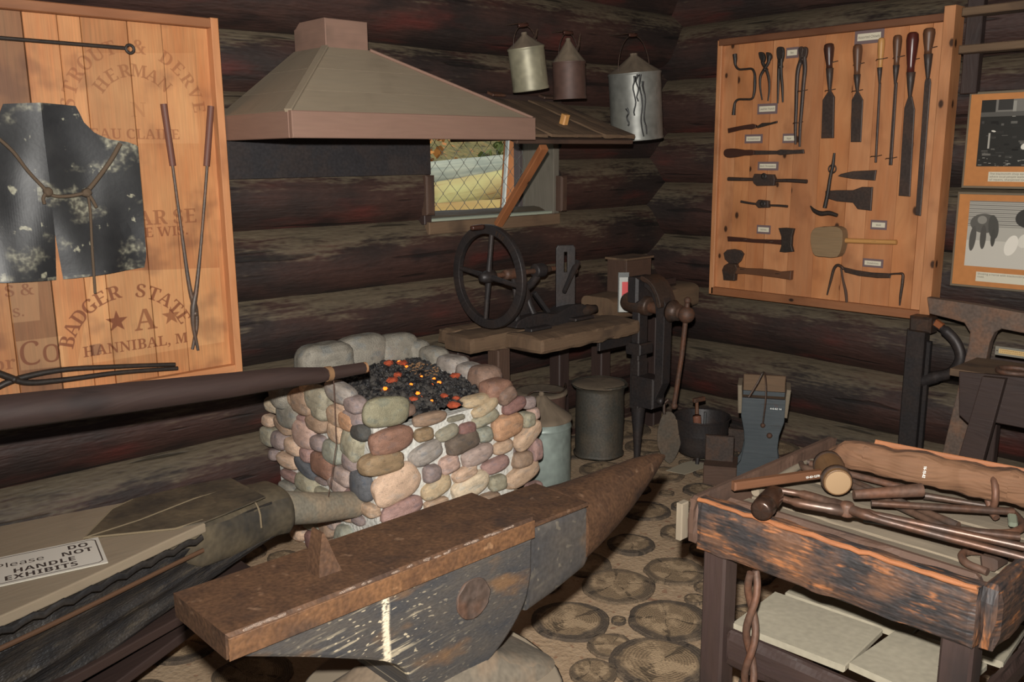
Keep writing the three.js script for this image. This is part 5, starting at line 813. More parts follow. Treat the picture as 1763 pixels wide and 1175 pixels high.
{
  const WX = 2.8 - 3.05, WY = 1.04 - 0.782, WZ = -3.15 + 3.12, W = g => { g.rotateY(Math.PI / 2); g.rotateZ(0.0); g.translate(WX, WY, WZ); return g; };
  const wh = part(drill, 'flywheel', W(mv(lathe([[0.203, -0.012], [0.206, -0.015], [0.242, -0.015], [0.246, -0.011], [0.246, 0.011], [0.242, 0.015], [0.206, 0.015], [0.203, 0.012], [0.203, -0.012]], 72), 0, 0, 0, Math.PI / 2)), mIronBlack);
  for (let k = 0; k < 4; k++) part(wh, 'spoke', W(mv(sweep([[0, 0.02, 0], [0, 0.1, 0], [0, 0.212, 0]], [0.015, 0.012, 0.012], 10), 0, 0, 0, 0, 0, k * Math.PI / 2 + 0.12)), mIronBlack);
  part(wh, 'hub', W(mv(lathe([[0, -0.05], [0.018, -0.05], [0.024, -0.03], [0.03, -0.02], [0.03, 0.03], [0, 0.03]], 20), 0, 0, 0, Math.PI / 2)), mIronBlack);
  part(wh, 'crank_handle', turned([WX - 0.02, WY + 0.235, WZ - 0.01], [WX - 0.1, WY + 0.235, WZ - 0.0], [[0, 0], [0, 0.012], [0.2, 0.014], [0.9, 0.012], [1, 0.01], [1, 0]], 12), mHandleDark, 'dark wooden crank handle');
  const font = await new FontLoader().loadAsync('fonts/droid/droid_sans_bold.typeface.json'); const letters = []; 'THE'.split('').forEach((ch, i) => { const g = new TextGeometry(ch, { font, size: 0.022, depth: 0.004, curveSegments: 3 }); g.center(); const a = -0.35 - i * 0.11; mv(g, 0, 0, 0, 0, 0, 0); g.rotateZ(a); g.translate(-Math.sin(a) * 0.223, Math.cos(a) * 0.223, 0.0); g.rotateY(-Math.PI / 2); g.translate(WX - 0.0165, WY, WZ); letters.push(clean(g)); }); part(wh, 'cast_lettering', join(letters), mIron);
  // shaft and bearings
  part(drill, 'shaft', sweep([[WX, WY, WZ], [WX + 0.46, WY, WZ]], 0.013, 12), mIronRust);
  part(drill, 'bearing', turned([WX + 0.3, WY, WZ], [WX + 0.37, WY, WZ], [[0, 0], [0, 0.03], [0.15, 0.035], [0.85, 0.035], [1, 0.03], [1, 0]], 18), mIronBlack); part(drill, 'bearing', turned([WX + 0.1, WY, WZ], [WX + 0.2, WY, WZ], [[0, 0], [0, 0.022], [0.2, 0.026], [0.9, 0.026], [1, 0.02], [1, 0]], 18), mIronRust);
  part(drill, 'drill_point', turned([WX + 0.37, WY, WZ], [WX + 0.52, WY, WZ], [[0, 0], [0, 0.02], [0.25, 0.016], [0.4, 0.006], [1, 0.002]], 12), mIron);
  // frame: ribbed column leaning to the bearing
  const col = s => sweep(curve([[s * 0.07 - 0.06, 0.012, WZ + 0.07], [s * 0.045 - 0.06, 0.1, WZ + 0.04], [s * 0.03 - 0.05, 0.2, WZ + 0.0], [WX + 0.16, WY - 0.01, WZ]], 5), [0.02, 0.02, 0.018, 0.018], 8, 0.7);
  part(drill, 'column', join(col(1), col(-1), ext([[-0.125, 0.01], [0.005, 0.01], [-0.03, 0.2], [-0.09, 0.2]], 0.02, 0.003).translate(0, 0, WZ + 0.02)), mIronBlack);
  part(drill, 'arm', sweep(curve([[-0.05, 0.17, WZ], [0.02, 0.19, WZ], [0.07, WY - 0.03, WZ]], 6), [0.024, 0.022, 0.02], 9), mIronBlack);
  part(drill, 'brace', bar([0.05, 0.15, WZ], [0.15, 0.02, WZ + 0.02], 0.03, 0.02), mIronBlack);
  part(drill, 'bed', ext(curve([[-0.16, 0], [0.34, 0], [0.34, 0.05], [0.24, 0.065], [0.12, 0.035], [0.02, 0.05], [-0.13, 0.035]], 3, true), 0.1, 0.004).translate(0, 0.01, -0.04), mIronBlack);
  part(drill, 'foot', mv(bx(0.14, 0.014, 0.05, 0.004), -0.07, 0.007, 0.12), mIronBlack); part(drill, 'foot', mv(bx(0.14, 0.014, 0.05, 0.004), 0.28, 0.007, 0.08), mIronBlack);
  // slotted feed plate with clamp lever
  const pl = [[-0.05, 0], [0.05, 0], [0.05, 0.36], [0.04, 0.375], [-0.04, 0.375], [-0.05, 0.36]], pg = ext(pl, 0.018, 0.003, [[[-0.008, 0.24], [0.008, 0.24], [0.008, 0.34], [-0.008, 0.34]]]); pg.rotateY(-0.55); part(drill, 'feed_plate', pg.translate(0.24, 0.0, 0.0), mIronBlack);
  const cl = part(drill, 'clamp_lever', sweep([[0.15, 0.155, 0.08], [0.22, 0.215, 0.055], [0.3, 0.285, 0.03]], [0.011, 0.013, 0.018], 10), mIronBlack); part(cl, 'clamp_knob', mv(new THREE.SphereGeometry(0.02, 12, 8), 0.3, 0.24, 0.01), mIron);
  part(drill, 'tail_stock', turned([0.2, 0.03, 0.03], [0.42, 0.035, 0.05], [[0, 0], [0, 0.022], [0.5, 0.02], [0.6, 0.028], [0.75, 0.03], [0.85, 0.024], [1, 0.02], [1, 0]], 14), mIron);
}
const vise = thing('leg_vise', 'tall dark iron leg vise standing on one foot beside the bench', 'vise', [3.61, 0, -2.88]);
{
  const fz = -0.01, mz = 0.14; // fixed and moving legs
  part(vise, 'fixed_leg', join(mv(bx(0.075, 0.3, 0.05, 0.006), 0, 0.69, fz), mv(bx(0.08, 0.26, 0.06, 0.006), 0, 0.43, fz), sweep([[0, 0.31, fz], [0, 0.15, fz], [0, 0.0, fz]], [0.04, 0.024, 0.016], 12)), mIronBlack);
  const prof = (pts, w, name, m) => { const g = ext(pts.map(([z, y]) => [z, y]), w, 0.004); g.rotateY(-Math.PI / 2); return part(vise, name, g.translate(w / 2, 0, 0), m); };
  prof([[mz - 0.085, 0.34], [mz - 0.03, 0.34], [mz + 0.028, 0.46], [mz + 0.032, 0.8], [mz + 0.036, 0.87], [mz, 0.94], [mz - 0.05, 0.985], [fz + 0.05, 0.99], [fz + 0.045, 0.95], [mz - 0.06, 0.92], [mz - 0.03, 0.86], [mz - 0.02, 0.78], [mz - 0.022, 0.47]], 0.065, 'moving_leg', mIronBlack);
  prof(curve([[mz + 0.03, 0.86], [mz + 0.006, 0.93], [mz - 0.04, 0.985], [fz + 0.05, 1.005], [fz + 0.05, 0.985], [mz - 0.05, 0.965], [mz - 0.01, 0.915], [mz + 0.01, 0.855]], 4, true), 0.13, 'jaw', mIron);
  part(vise, 'jaw', mv(bx(0.14, 0.13, 0.07, 0.012), 0, 0.93, fz), mIronBlack);
  part(vise, 'screw_box', turned([0, 0.855, fz - 0.1], [0, 0.842, fz + 0.07], [[0, 0], [0, 0.04], [0.1, 0.05], [0.5, 0.054], [0.9, 0.05], [1, 0.045], [1, 0]], 22), mIron);
  const scw = part(vise, 'screw', turned([0, 0.845, fz], [0, 0.832, mz + 0.12], [[0, 0], [0, 0.03], [1, 0.03], [1, 0]], 18), mIronRust); part(scw, 'collar', turned([0, 0.838, mz + 0.04], [0, 0.833, mz + 0.1], [[0, 0], [0, 0.05], [0.3, 0.058], [0.6, 0.046], [1, 0.04], [1, 0]], 22), mIron);
  part(scw, 'screw_head', mv(new THREE.SphereGeometry(0.042, 22, 16), 0, 0.828, mz + 0.14), mIronRust);
  part(scw, 'handle', join(sweep([[0.0, 0.9, mz + 0.145], [0.0, 0.62, mz + 0.12], [-0.01, 0.36, mz + 0.09]], 0.013, 10), mv(new THREE.SphereGeometry(0.018, 12, 8), 0, 0.9, mz + 0.145), mv(new THREE.SphereGeometry(0.018, 12, 8), -0.01, 0.355, mz + 0.09)), mIronRust, 'rust-brown handle bar');
  part(vise, 'collar_strap', mv(bx(0.11, 0.06, 0.1, 0.006), 0, 0.62, fz), mIronBlack); part(vise, 'hinge_plate', join(mv(bx(0.1, 0.16, 0.15, 0.008), 0, 0.4, 0.05), mv(turned([0, 0, 0], [0, 0, 0.03], [[0, 0], [0, 0.02], [1, 0.018], [1, 0]], 12), 0, 0.36, 0.12)), mIronBlack);
  part(vise, 'bench_strap', bar([-0.01, 0.66, fz - 0.04], [-0.3, 0.67, fz - 0.02], 0.02, 0.05), mIronBlack);
}
// ---------------------------------------------------------------- bins, tub and floor things
{
  const t = thing('galvanized_can', 'galvanized can with dusty cone lid beside the forge', 'can', [2.93, 0.009, -2.93]); part(t, 'body', lathe([[0, 0], [0.138, 0], [0.14, 0.01], [0.14, 0.32], [0.144, 0.325], [0.144, 0.335], [0.14, 0.34], [0.14, 0.365], [0.143, 0.37]], 44), mGalv[3]); const cl = part(t, 'cone_lid', lathe([[0.146, 0.362], [0.146, 0.376], [0.13, 0.385], [0.05, 0.445], [0.028, 0.465], [0.02, 0.475], [0, 0.478]], 40), mConeDust, 'dusty cone lid'); part(cl, 'knob', mv(new THREE.SphereGeometry(0.014, 12, 8), 0, 0.482, 0), mConeDust);
  const b = thing('coal_bucket', 'dented black sheet-metal can with flared rim under the bench', 'can', [3.54, 0.009, -3.1]); part(b, 'body', rough(lathe([[0, 0], [0.138, 0], [0.14, 0.012], [0.132, 0.02], [0.13, 0.2], [0.128, 0.36], [0.135, 0.38], [0.152, 0.39], [0.154, 0.396], [0.148, 0.4], [0.12, 0.395], [0.118, 0.3], [0, 0.3]], 40), 0.012, 7), ironM(73, 70, 63, { roughness: 0.6, metalness: 0.2, bump: 0.001 })); part(b, 'lid', mv(rough(lathe([[0, 0.008], [0.1, 0.006], [0.14, 0], [0.14, -0.006], [0, -0.006]], 30), 0.004, 9), -0.02, 0.4, 0.01), mConeDust, 'dusty loose lid');
  const c = thing('lidded_pail', 'rusty pail with wire bail behind the galvanized can', 'pail', [3.24, 0.009, -3.24]); part(c, 'body', lathe([[0, 0], [0.12, 0], [0.125, 0.2], [0.13, 0.36], [0.134, 0.365], [0.134, 0.375], [0, 0.375]], 36), mGalv[1]); part(c, 'lid', lathe([[0.137, 0.37], [0.137, 0.384], [0.11, 0.388], [0.1, 0.38], [0, 0.382]], 36), mConeDust); part(c, 'bail', sweep(curve([[-0.135, 0.35, 0], [-0.12, 0.41, 0.06], [0, 0.4, 0.14], [0.12, 0.41, 0.06], [0.135, 0.35, 0]], 5), 0.004, 6), mIron);
  const tub = thing('iron_tub', 'round dark iron tub on small feet holding tools', 'tub', [3.86, 0.009, -2.66]); part(tub, 'pot', lathe([[0, 0.03], [0.09, 0.03], [0.118, 0.045], [0.128, 0.09], [0.136, 0.15], [0.14, 0.152], [0.137, 0.156], [0.143, 0.225], [0.152, 0.235], [0.15, 0.24], [0.136, 0.232], [0.125, 0.12], [0.1, 0.06], [0, 0.05]], 44), mIronBlack); for (const a of [0.6, 2.7, 4.8]) part(tub, 'foot', sweep([[Math.cos(a) * 0.09, 0.05, Math.sin(a) * 0.09], [Math.cos(a) * 0.1, 0, Math.sin(a) * 0.1]], [0.014, 0.01], 8), mIronBlack);
  const h = thing('hammer', 'small rusty hammer standing head up in the iron tub', 'hammer', [3.87, 0.062, -2.69]); part(h, 'handle', sweep([[0, 0, 0], [0.01, 0.25, -0.02]], [0.012, 0.01], 8), mHandle); part(h, 'head', bar([-0.02, 0.26, -0.02], [0.05, 0.262, -0.0], 0.022, 0.022), mIronRust);
  const w = thing('broken_haft', 'copper-brown broken haft sticking up from the tub rim', 'haft', [3.82, 0.07, -2.64]); part(w, 'shaft', turned([0, 0, 0], [-0.05, 0.2, 0.01], [[0, 0], [0, 0.016], [1, 0.022], [1, 0]], 12), M({ tx: tFine, lin: tintW(120, 80, 64), roughness: 0.6 }));
  const ch = thing('steel_punch', 'bright steel punch standing in the iron tub', 'punch', [3.84, 0.062, -2.63]); part(ch, 'shaft', sweep([[0, 0, 0], [-0.01, 0.22, 0.01]], 0.007, 8), mSteel);
  const s = thing('spade_blade', 'pointed grey spade blade leaning by the vise foot', 'spade', [3.68, 0.009, -2.73]); { const g = ext(curve([[0, 0], [0.06, 0.09], [0.055, 0.2], [0.02, 0.27], [-0.02, 0.27], [-0.055, 0.2], [-0.06, 0.09]], 4, true), 0.006, 0.001); g.rotateX(-0.15); g.rotateY(-0.6); part(s, 'blade', g, ironM(86, 77, 66, { roughness: 0.7 })); part(s, 'tang', sweep([[0, 0.26, -0.04], [0.02, 0.31, -0.06], [0.04, 0.33, -0.05]], 0.009, 8), mIron); }
  const fp = (name, label, cat, a, b, w, hh, m, y = 0.009) => { const t_ = thing(name, label, cat, [(a[0] + b[0]) / 2, y, (a[1] + b[1]) / 2]); t_.rotation.y = -Math.atan2(b[1] - a[1], b[0] - a[0]); part(t_, 'bar', mv(bx(Math.hypot(b[0] - a[0], b[1] - a[1]), hh, w, 0.003), 0, hh / 2, 0), m); return t_; };
  const q = [[3.845,-2.71],[3.958,-2.441],[3.798,-2.664],[3.897,-2.437],[4.052,-2.685],[4.125,-2.529],[4.063,-2.3],[4.307,-2.253],[4.177,-3.245],[4.311,-3.216],[4.214,-2.698],[4.176,-2.562],[3.688,-2.669],[3.738,-2.471]]; fp('iron_strap', 'flat iron strap on the floor nearest the blue stand', 'iron strap', q[0], q[1], 0.035, 0.012, mIronRust); fp('iron_strap', 'second flat iron strap lying in front of the first', 'iron strap', q[2], [q[3][0], q[3][1] + 0.02], 0.03, 0.01, mIron);
  fp('iron_angle', 'upright brown iron plate leaning beside the blue stand', 'iron plate', q[4], q[5], 0.015, 0.13, mIron); fp('floor_plank', 'dark plank lying on the floor behind the blue stand', 'plank', q[6], q[7], 0.05, 0.05, mOldWood);
  fp('floor_plank', 'reddish stick lying on the floor behind the spade blade', 'stick', q[8], q[9], 0.02, 0.02, mOldWood); fp('floor_plank', 'short red stick on the floor right of the iron tub', 'stick', q[10], q[11], 0.025, 0.025, mOldWood);
  solo('paper_scrap', 'pale torn board scrap on the floor under the iron tub', 'scrap', rough(ext([[-0.12, -0.05], [0.1, -0.07], [0.16, 0.03], [0.02, 0.06], [-0.14, 0.05]], 0.003, 0.0005).rotateX(-Math.PI / 2), 0.001, 20), mPlain(150, 140, 120, 0.95), [(q[12][0] + q[13][0]) / 2, 0.01, (q[12][1] + q[13][1]) / 2 - 0.05]);
}
const stand = thing('blue_stand', 'blue-grey painted wooden stand with iron bail near the right wall', 'stand', [3.74, 0, -2.24], -1.03);
{
  const mBlue = M({ tx: tex(384, 384, (u, v) => { const p = tbm(u, v, 5, 5, 5, 261, 0.6), f = tbm(u, v, 6, 60, 3, 263); let c = mix3(S(52, 59, 63), S(64, 70, 73), clamp(0.5 + p)); c = mix3(c, S(82, 48, 40), sstep(0.3, 0.5, tbm(u, v, 7, 7, 4, 265)) * 0.8); c = mix3(c, S(44, 42, 40), sstep(0.25, 0.5, f) * 0.5); return [...c, 0.5 + 0.4 * f]; }), bump: 0.001, roughness: 0.6 });
  const face = [[-0.13, 0], [0.1, 0], [0.1, 0.1], [0.085, 0.2], [0.09, 0.27], [0.11, 0.34], [0.112, 0.45], [-0.09, 0.45], [-0.092, 0.36], [-0.075, 0.28], [-0.07, 0.22], [-0.085, 0.13], [-0.12, 0.07]];
  for (const z of [0.0, -0.14]) part(stand, 'panel', ext(face, 0.022, 0.003).translate(0, 0, z), mBlue);
  part(stand, 'cheek', mv(bx(0.02, 0.14, 0.16, 0.003), -0.1, 0.44, -0.06, 0, 0, 0.05), mGreyWood); part(stand, 'cheek', mv(bx(0.02, 0.14, 0.16, 0.003), 0.118, 0.43, -0.06, 0, 0, -0.08), mGreyWood);
  part(stand, 'back_board', mv(bx(0.2, 0.14, 0.02, 0.003), 0.01, 0.46, -0.14), mBench); part(stand, 'tray', mv(bx(0.2, 0.02, 0.12, 0.003), 0.01, 0.42, -0.06), mBench); part(stand, 'core', mv(bx(0.15, 0.4, 0.12, 0.003), 0.01, 0.2, -0.06), mDarkWood);
  part(stand, 'iron_bail', sweep(curve([[-0.07, 0.43, 0.01], [-0.02, 0.52, -0.02], [0.005, 0.57, -0.03], [0.015, 0.54, 0.0], [0.02, 0.46, 0.03], [0.012, 0.33, 0.035]], 5), 0.006, 7, 0.6), mIron); part(stand, 'bolt', mv(new THREE.SphereGeometry(0.012, 10, 8), 0.012, 0.32, 0.028), mIronRust); part(stand, 'bolt', mv(new THREE.SphereGeometry(0.014, 10, 8), 0.045, 0.27, 0.024), mIronRust);
  part(stand, 'base_block', mv(bx(0.16, 0.1, 0.18, 0.004), -0.18, 0.05, -0.04), mOldWood); part(stand, 'base_block', mv(bx(0.14, 0.14, 0.02, 0.004), -0.19, 0.16, -0.05), mIron);
  const cv = canvas(256, 64), c = cv.getContext('2d'); c.fillStyle = 'rgb(57,64,68)'; c.fillRect(0, 0, 256, 64); c.fillStyle = 'rgb(226,226,220)'; c.font = 'bold 46px sans-serif'; c.textAlign = 'center'; c.textBaseline = 'middle'; c.fillText('4-6-82 14', 128, 34, 240); const g = new THREE.PlaneGeometry(0.07, 0.016); part(stand, 'inventory_number', mv(clean(g), 0.068, 0.405, 0.0235), M({ map: canvasTex(cv), roughness: 0.7 }), 'white painted inventory number');
}
// cast-iron post with curved arm against the right wall
const post = thing('iron_post', 'tall black cast-iron post with curved arm against the right wall', 'iron post', [4.27, 0, -1.74], -Math.PI / 2);
{
  part(post, 'column', mv(bx(0.085, 0.78, 0.07, 0.006), 0.0, 0.39, 0), mIronBlack); part(post, 'rib', mv(bx(0.02, 0.7, 0.03, 0.004), 0.055, 0.38, 0.0), mIronBlack);
  part(post, 'head', mv(rough(bx(0.1, 0.075, 0.09, 0.01), 0.002, 20), 0.02, 0.81, 0.0), mIron);
  part(post, 'arm', sweep(curve([[0.06, 0.82, 0.0], [0.12, 0.79, 0], [0.175, 0.74, 0], [0.2, 0.67, 0], [0.17, 0.6, 0], [0.1, 0.565, 0], [0.03, 0.53, 0]], 6), [...Array(6).fill(0.018), ...Array(24).fill(0.026), 0.03], 8, 0.8), mIronBlack); part(post, 'arm_tip', mv(bx(0.04, 0.03, 0.03, 0.004), 0.09, 0.815, 0, 0, 0, -0.5), M({ tx: tCedar, lin: [0.5, 0.35, 0.25], roughness: 0.6 }));
  part(post, 'foot', mv(bx(0.16, 0.03, 0.16, 0.006), 0, 0.015, 0), mIronBlack);
}
// iron frame stand and wooden trough at the right edge
const frameS = thing('iron_pedestal', 'dusty grey iron pedestal stand behind the wooden trough', 'pedestal', [4.12, 0, -1.2], -Math.PI / 2);
{
  const O = [-1.2, 0], rel = a => a.map(([z, y]) => [z - O[0], y - O[1]]);
  const outer = rel([[-1.643,0.963],[-1.542,0.959],[-1.396,0.952],[-1.189,0.936],[-1.181,0.851],[-1.322,0.862],[-1.348,0.841],[-1.362,0.795],[-1.427,0.224],[-1.523,0.206],[-1.447,0.783],[-1.447,0.83],[-1.474,0.868],[-1.522,0.877],[-1.627,0.891]]); part(frameS, 'casting', ext(outer.slice().reverse(), 0.05, 0.005).translate(0, 0, -0.02), ironM(104, 88, 78, { v: 1, roughness: 0.75, bump: 0.001 }));
  part(frameS, 'leg', mv(bx(0.05, 0.3, 0.05, 0.004), -0.21, 0.15, 0), mIronBlack); part(frameS, 'leg', mv(bx(0.05, 0.94, 0.05, 0.004), 0.5, 0.47, 0), mIronBlack);
}
const trough = thing('wooden_trough', 'dark wooden trough on slanted legs at the right edge', 'trough', [3.82, 0, -1.0]);
{
  const rel = a => a.map(([z, y]) => [z + 1.0, y]); const xz = (pts, t, x) => { const g = ext(rel(pts), t, 0.004); g.rotateY(-Math.PI / 2); return g.translate(x, 0, 0); };
  part(trough, 'side_board', xz([[-1.369,0.719],[-1.052,0.739],[-1.032,0.533],[-1.218,0.533],[-1.242,0.511],[-1.309,0.504],[-1.353,0.537]].reverse(), 0.03, 0), mDarkWood); part(trough, 'slanted_leg', xz([[-1.267,0.721],[-1.181,0.726],[-1.24,0.318],[-1.337,0.311]].reverse(), 0.035, -0.03), mDarkWood, 'broad slanted plank leg'); part(trough, 'top_board', mv(bx(0.3, 0.03, 0.62, 0.004), 0.13, 0.71, -0.1), mBench);
  part(trough, 'leg', mv(bx(0.05, 0.7, 0.06, 0.004), 0.2, 0.35, -0.3), mDarkWood); part(trough, 'leg', mv(bx(0.05, 0.7, 0.06, 0.004), 0.1, 0.35, 0.15), mDarkWood); part(trough, 'leg_end', mv(bx(0.035, 0.42, 0.1, 0.004), -0.03, 0.16, -0.26, -0.27), mDarkWood);
  const hs = (x, z, a, label) => { const t = thing('horseshoe', label, 'horseshoe', [x, 0.727, z], a); part(t, 'shoe', sweep(curve([[-0.05, 0.008, 0.05], [-0.055, 0.008, 0], [-0.03, 0.008, -0.045], [0.03, 0.008, -0.045], [0.055, 0.008, 0], [0.05, 0.008, 0.05]], 6), 0.011, 8, 0.7), mIronRust); };
  hs(3.88, -1.2, 0.4, 'rusty horseshoe lying on the trough beneath the little plate'); hs(3.9, -1.06, 1.9, 'second horseshoe on the trough nearest the right picture edge');
  const cv = canvas(256, 96), c = cv.getContext('2d'); c.fillStyle = 'rgb(120,116,104)'; c.fillRect(0, 0, 256, 96); c.fillStyle = 'rgb(196,166,112)'; c.fillRect(26, 22, 230, 52); c.fillStyle = 'rgb(150,110,66)'; for (let i = 0; i < 14; i++) { c.fillRect(36 + i * 15, 32 + (i % 3), 9 + (i % 4), 8); c.fillRect(36 + i * 15, 54 + (i % 2), 8 + (i % 5), 7); } c.fillStyle = 'rgb(70,48,30)'; c.beginPath(); c.arc(14, 48, 6, 0, 7); c.fill();
  const [p0, p1] = [[-1.335,0.788],[-1.195,0.749]]; const sg = thing('name_plate', 'small tan label plate fixed on the iron pedestal', 'plate', [4.085, (p0[1] + p1[1]) / 2, (p0[0] + p1[0]) / 2], -Math.PI / 2), w = p1[0] - p0[0], h = p0[1] - p1[1]; part(sg, 'plate', mv(bx(w, h, 0.006, 0.001), 0, 0, 0), mPlain(120, 116, 104, 0.6)); part(sg, 'print', mv(clean(new THREE.PlaneGeometry(w - 0.002, h - 0.002)), 0, 0, 0.0035), M({ map: canvasTex(cv), roughness: 0.6 }));
}

// ---------------------------------------------------------------- photographs on the right wall
function photoPanel(label, zy, draw, capLines) { // zy: top-left, bottom-left of the panel, right edge lies outside the picture
  const [[z0, y1], [, y0]] = zy, W = 0.62, H = y1 - y0, t = thing('photo_panel', label, 'photo panel', [4.445, y0, z0 + W / 2], -Math.PI / 2);
  part(t, 'frame', mv(bx(W, H, 0.03, 0.003), 0, H / 2, 0.015), mPlain(110, 98, 80, 0.8), 'grey-brown edge'); const mt = part(t, 'mat', mv(bx(W - 0.022, H - 0.022, 0.004, 0.001), 0, H / 2, 0.032), M({ tx: tex(128, 128, (u, v) => { const p = tbm(u, v, 4, 4, 4, 281), f = tbm(u, v, 40, 40, 2, 283); return [...S(186, 122, 66).map(x => x * (1 + 0.12 * p + 0.1 * f)), 0.5]; }, false), roughness: 0.7 }), 'orange-tan mat board');
  const cv = canvas(512, 384), c = cv.getContext('2d'); draw(c); const pw = W - 0.1, ph = H * 0.68; part(mt, 'photograph', mv(clean(new THREE.PlaneGeometry(pw, ph)), 0.01, H * 0.57, 0.0352), M({ map: canvasTex(cv), roughness: 0.35 }), 'black and white photograph');
  const c2 = canvas(768, 80), d = c2.getContext('2d'); d.fillStyle = 'rgb(206,198,176)'; d.fillRect(0, 0, 768, 80); d.fillStyle = 'rgb(110,100,88)'; d.font = '22px sans-serif'; capLines.forEach((s, i) => d.fillText(s, 10, 24 + i * 24)); part(mt, 'caption', mv(clean(new THREE.PlaneGeometry(pw * 0.88, H * 0.1)), 0.035, H * 0.125, 0.0352), M({ map: canvasTex(c2), roughness: 0.6 }), 'white caption strip');
}
const grey = (v) => `rgb(${v},${Math.round(v * 0.97)},${Math.round(v * 0.91)})`;
photoPanel('upper framed photograph of a dim old workshop interior', [[-1.661,1.868],[-1.675,1.438]], c => {
  c.fillStyle = grey(46); c.fillRect(0, 0, 512, 384); c.fillStyle = grey(120); c.fillRect(60, 0, 452, 70); c.fillStyle = grey(60); c.fillRect(70, 0, 60, 60); c.fillStyle = grey(150); c.fillRect(130, 10, 14, 90); c.fillStyle = grey(90); c.fillRect(0, 70, 512, 26);
  for (let i = 0; i < 90; i++) { c.fillStyle = grey(Math.round(rr(24, 110))); c.fillRect(rr(0, 512), rr(110, 330), rr(4, 40), rr(3, 16)); } c.fillStyle = grey(170); c.fillRect(40, 190, 8, 90); c.fillRect(220, 130, 60, 8); c.fillRect(210, 130, 7, 70); c.fillRect(290, 120, 8, 150);
  c.fillStyle = grey(215); for (const [x, y, w, h] of [[190, 270, 26, 36], [220, 250, 30, 14], [330, 260, 30, 60], [60, 180, 20, 10], [400, 240, 20, 70]]) { c.beginPath(); c.ellipse(x, y, w / 2, h / 2, 0.3, 0, 7); c.fill(); } for (let i = 0; i < 60; i++) { c.fillStyle = grey(Math.round(rr(120, 220))); c.fillRect(rr(0, 512), rr(330, 380), rr(3, 16), 2); }
}, ['The blacksmith shop was always a lively place', 'where local people waited. The blacksmith did all kinds', 'of repairs, sharpened tools and shod horses.']);
photoPanel('lower framed photograph of a farrier shoeing a horse', [[-1.673,1.422],[-1.699,0.981]], c => {
  c.fillStyle = grey(176); c.fillRect(0, 0, 512, 384); for (let y = 0; y < 150; y += 11) { c.fillStyle = grey(120 + (y % 22 ? 24 : 0)); c.fillRect(0, y, 512, 6); } c.fillStyle = grey(196); c.fillRect(0, 230, 512, 154);
  const blob = (v, x, y, w, h, a = 0) => { c.fillStyle = grey(v); c.beginPath(); c.ellipse(x, y, w, h, a, 0, 7); c.fill(); };
  blob(96, 70, 130, 60, 56, 0.2); blob(140, 60, 110, 20, 24); blob(80, 110, 150, 22, 70, -0.1); blob(88, 26, 220, 14, 74, 0.05); blob(84, 70, 210, 13, 70); blob(76, 112, 210, 10, 52); blob(60, 250, 90, 52, 56, 0.5); blob(66, 300, 130, 60, 70, 0); blob(200, 310, 90, 26, 40, 0.7); blob(60, 340, 80, 40, 34); blob(80, 290, 230, 26, 80, 0.3); blob(110, 340, 240, 22, 90, -0.2); blob(214, 240, 220, 24, 40, 0.2); blob(226, 190, 250, 26, 60, 0.2); blob(206, 380, 150, 18, 26); blob(50, 400, 100, 60, 44); blob(70, 430, 220, 24, 100, 0.1); blob(150, 470, 250, 30, 80);
}, ['Shoeing a horse with blacksmith\u2019s tools on part of the old', 'road.']);
const rack = thing('wall_rack', 'dark slatted wall rack in the upper right corner', 'rack', [4.44, 1.92, -1.4], -Math.PI / 2);
{ const rel = a => a.map(([z, y]) => [z + 1.4, y - 1.92]); part(rack, 'post', mv(bx(0.07, 0.62, 0.05, 0.004), -0.26, 0.25, 0.025), mDarkWood); part(rack, 'post', mv(bx(0.07, 0.62, 0.05, 0.004), 0.6, 0.25, 0.025), mDarkWood); for (const y of [0.13, 0.29, 0.45]) part(rack, 'slat', mv(bx(0.9, 0.035, 0.1, 0.004), 0.16, y, 0.07), mBench); void rel; }

// ---------------------------------------------------------------- tools on the right-hand board
const BX = 4.405;
function hung(name, label, cat, origin, group) { const t = thing(name, label, cat, [BX, origin[1], origin[0]], -Math.PI / 2, group); t.userData.o = origin; const L = (p, out = 0.012) => [p[0] - origin[0], p[1] - origin[1], out]; delete t.userData.o; return [t, L]; }
const pins = (t, L, pts) => pts.forEach(p => part(t, 'wire_tie', sweep([[L(p)[0] - 0.028, L(p)[1] - 0.003, 0.012], [L(p)[0] - 0.014, L(p)[1], 0.034], [L(p)[0] + 0.014, L(p)[1] + 0.001, 0.034], [L(p)[0] + 0.03, L(p)[1] + 0.006, 0.014]], 0.0022, 5), mIron));
const poly = (t, L, name, pts, th, m, z0 = 0.004, sm = 0) => { let p = pts.map(q => L(q).slice(0, 2)); if (sm) p = curve(p, sm, true); const area = p.reduce((s, q, i) => { const n = p[(i + 1) % p.length]; return s + q[0] * n[1] - n[0] * q[1]; }, 0); if (area < 0) p.reverse(); return part(t, name, ext(p, th, Math.min(0.003, th * 0.4)).translate(0, 0, z0), m); };
const tube = (t, L, name, pts, rad, m, out = 0.014, fl = 1) => part(t, name, sweep(curve(pts.map(p => L(p, out)), 6), Array.isArray(rad) ? rad.flatMap((r, i) => i < rad.length - 1 ? Array.from({ length: 6 }, (_, k) => mix(r, rad[i + 1], k / 6)) : [r]) : rad, 9, fl), m);
const mTool = ironM(68, 57, 52, { bump: 0.0005, roughness: 0.5, metalness: 0.25 });
const mToolDark = ironM(52, 46, 42, { bump: 0.0005, roughness: 0.5, metalness: 0.2 });
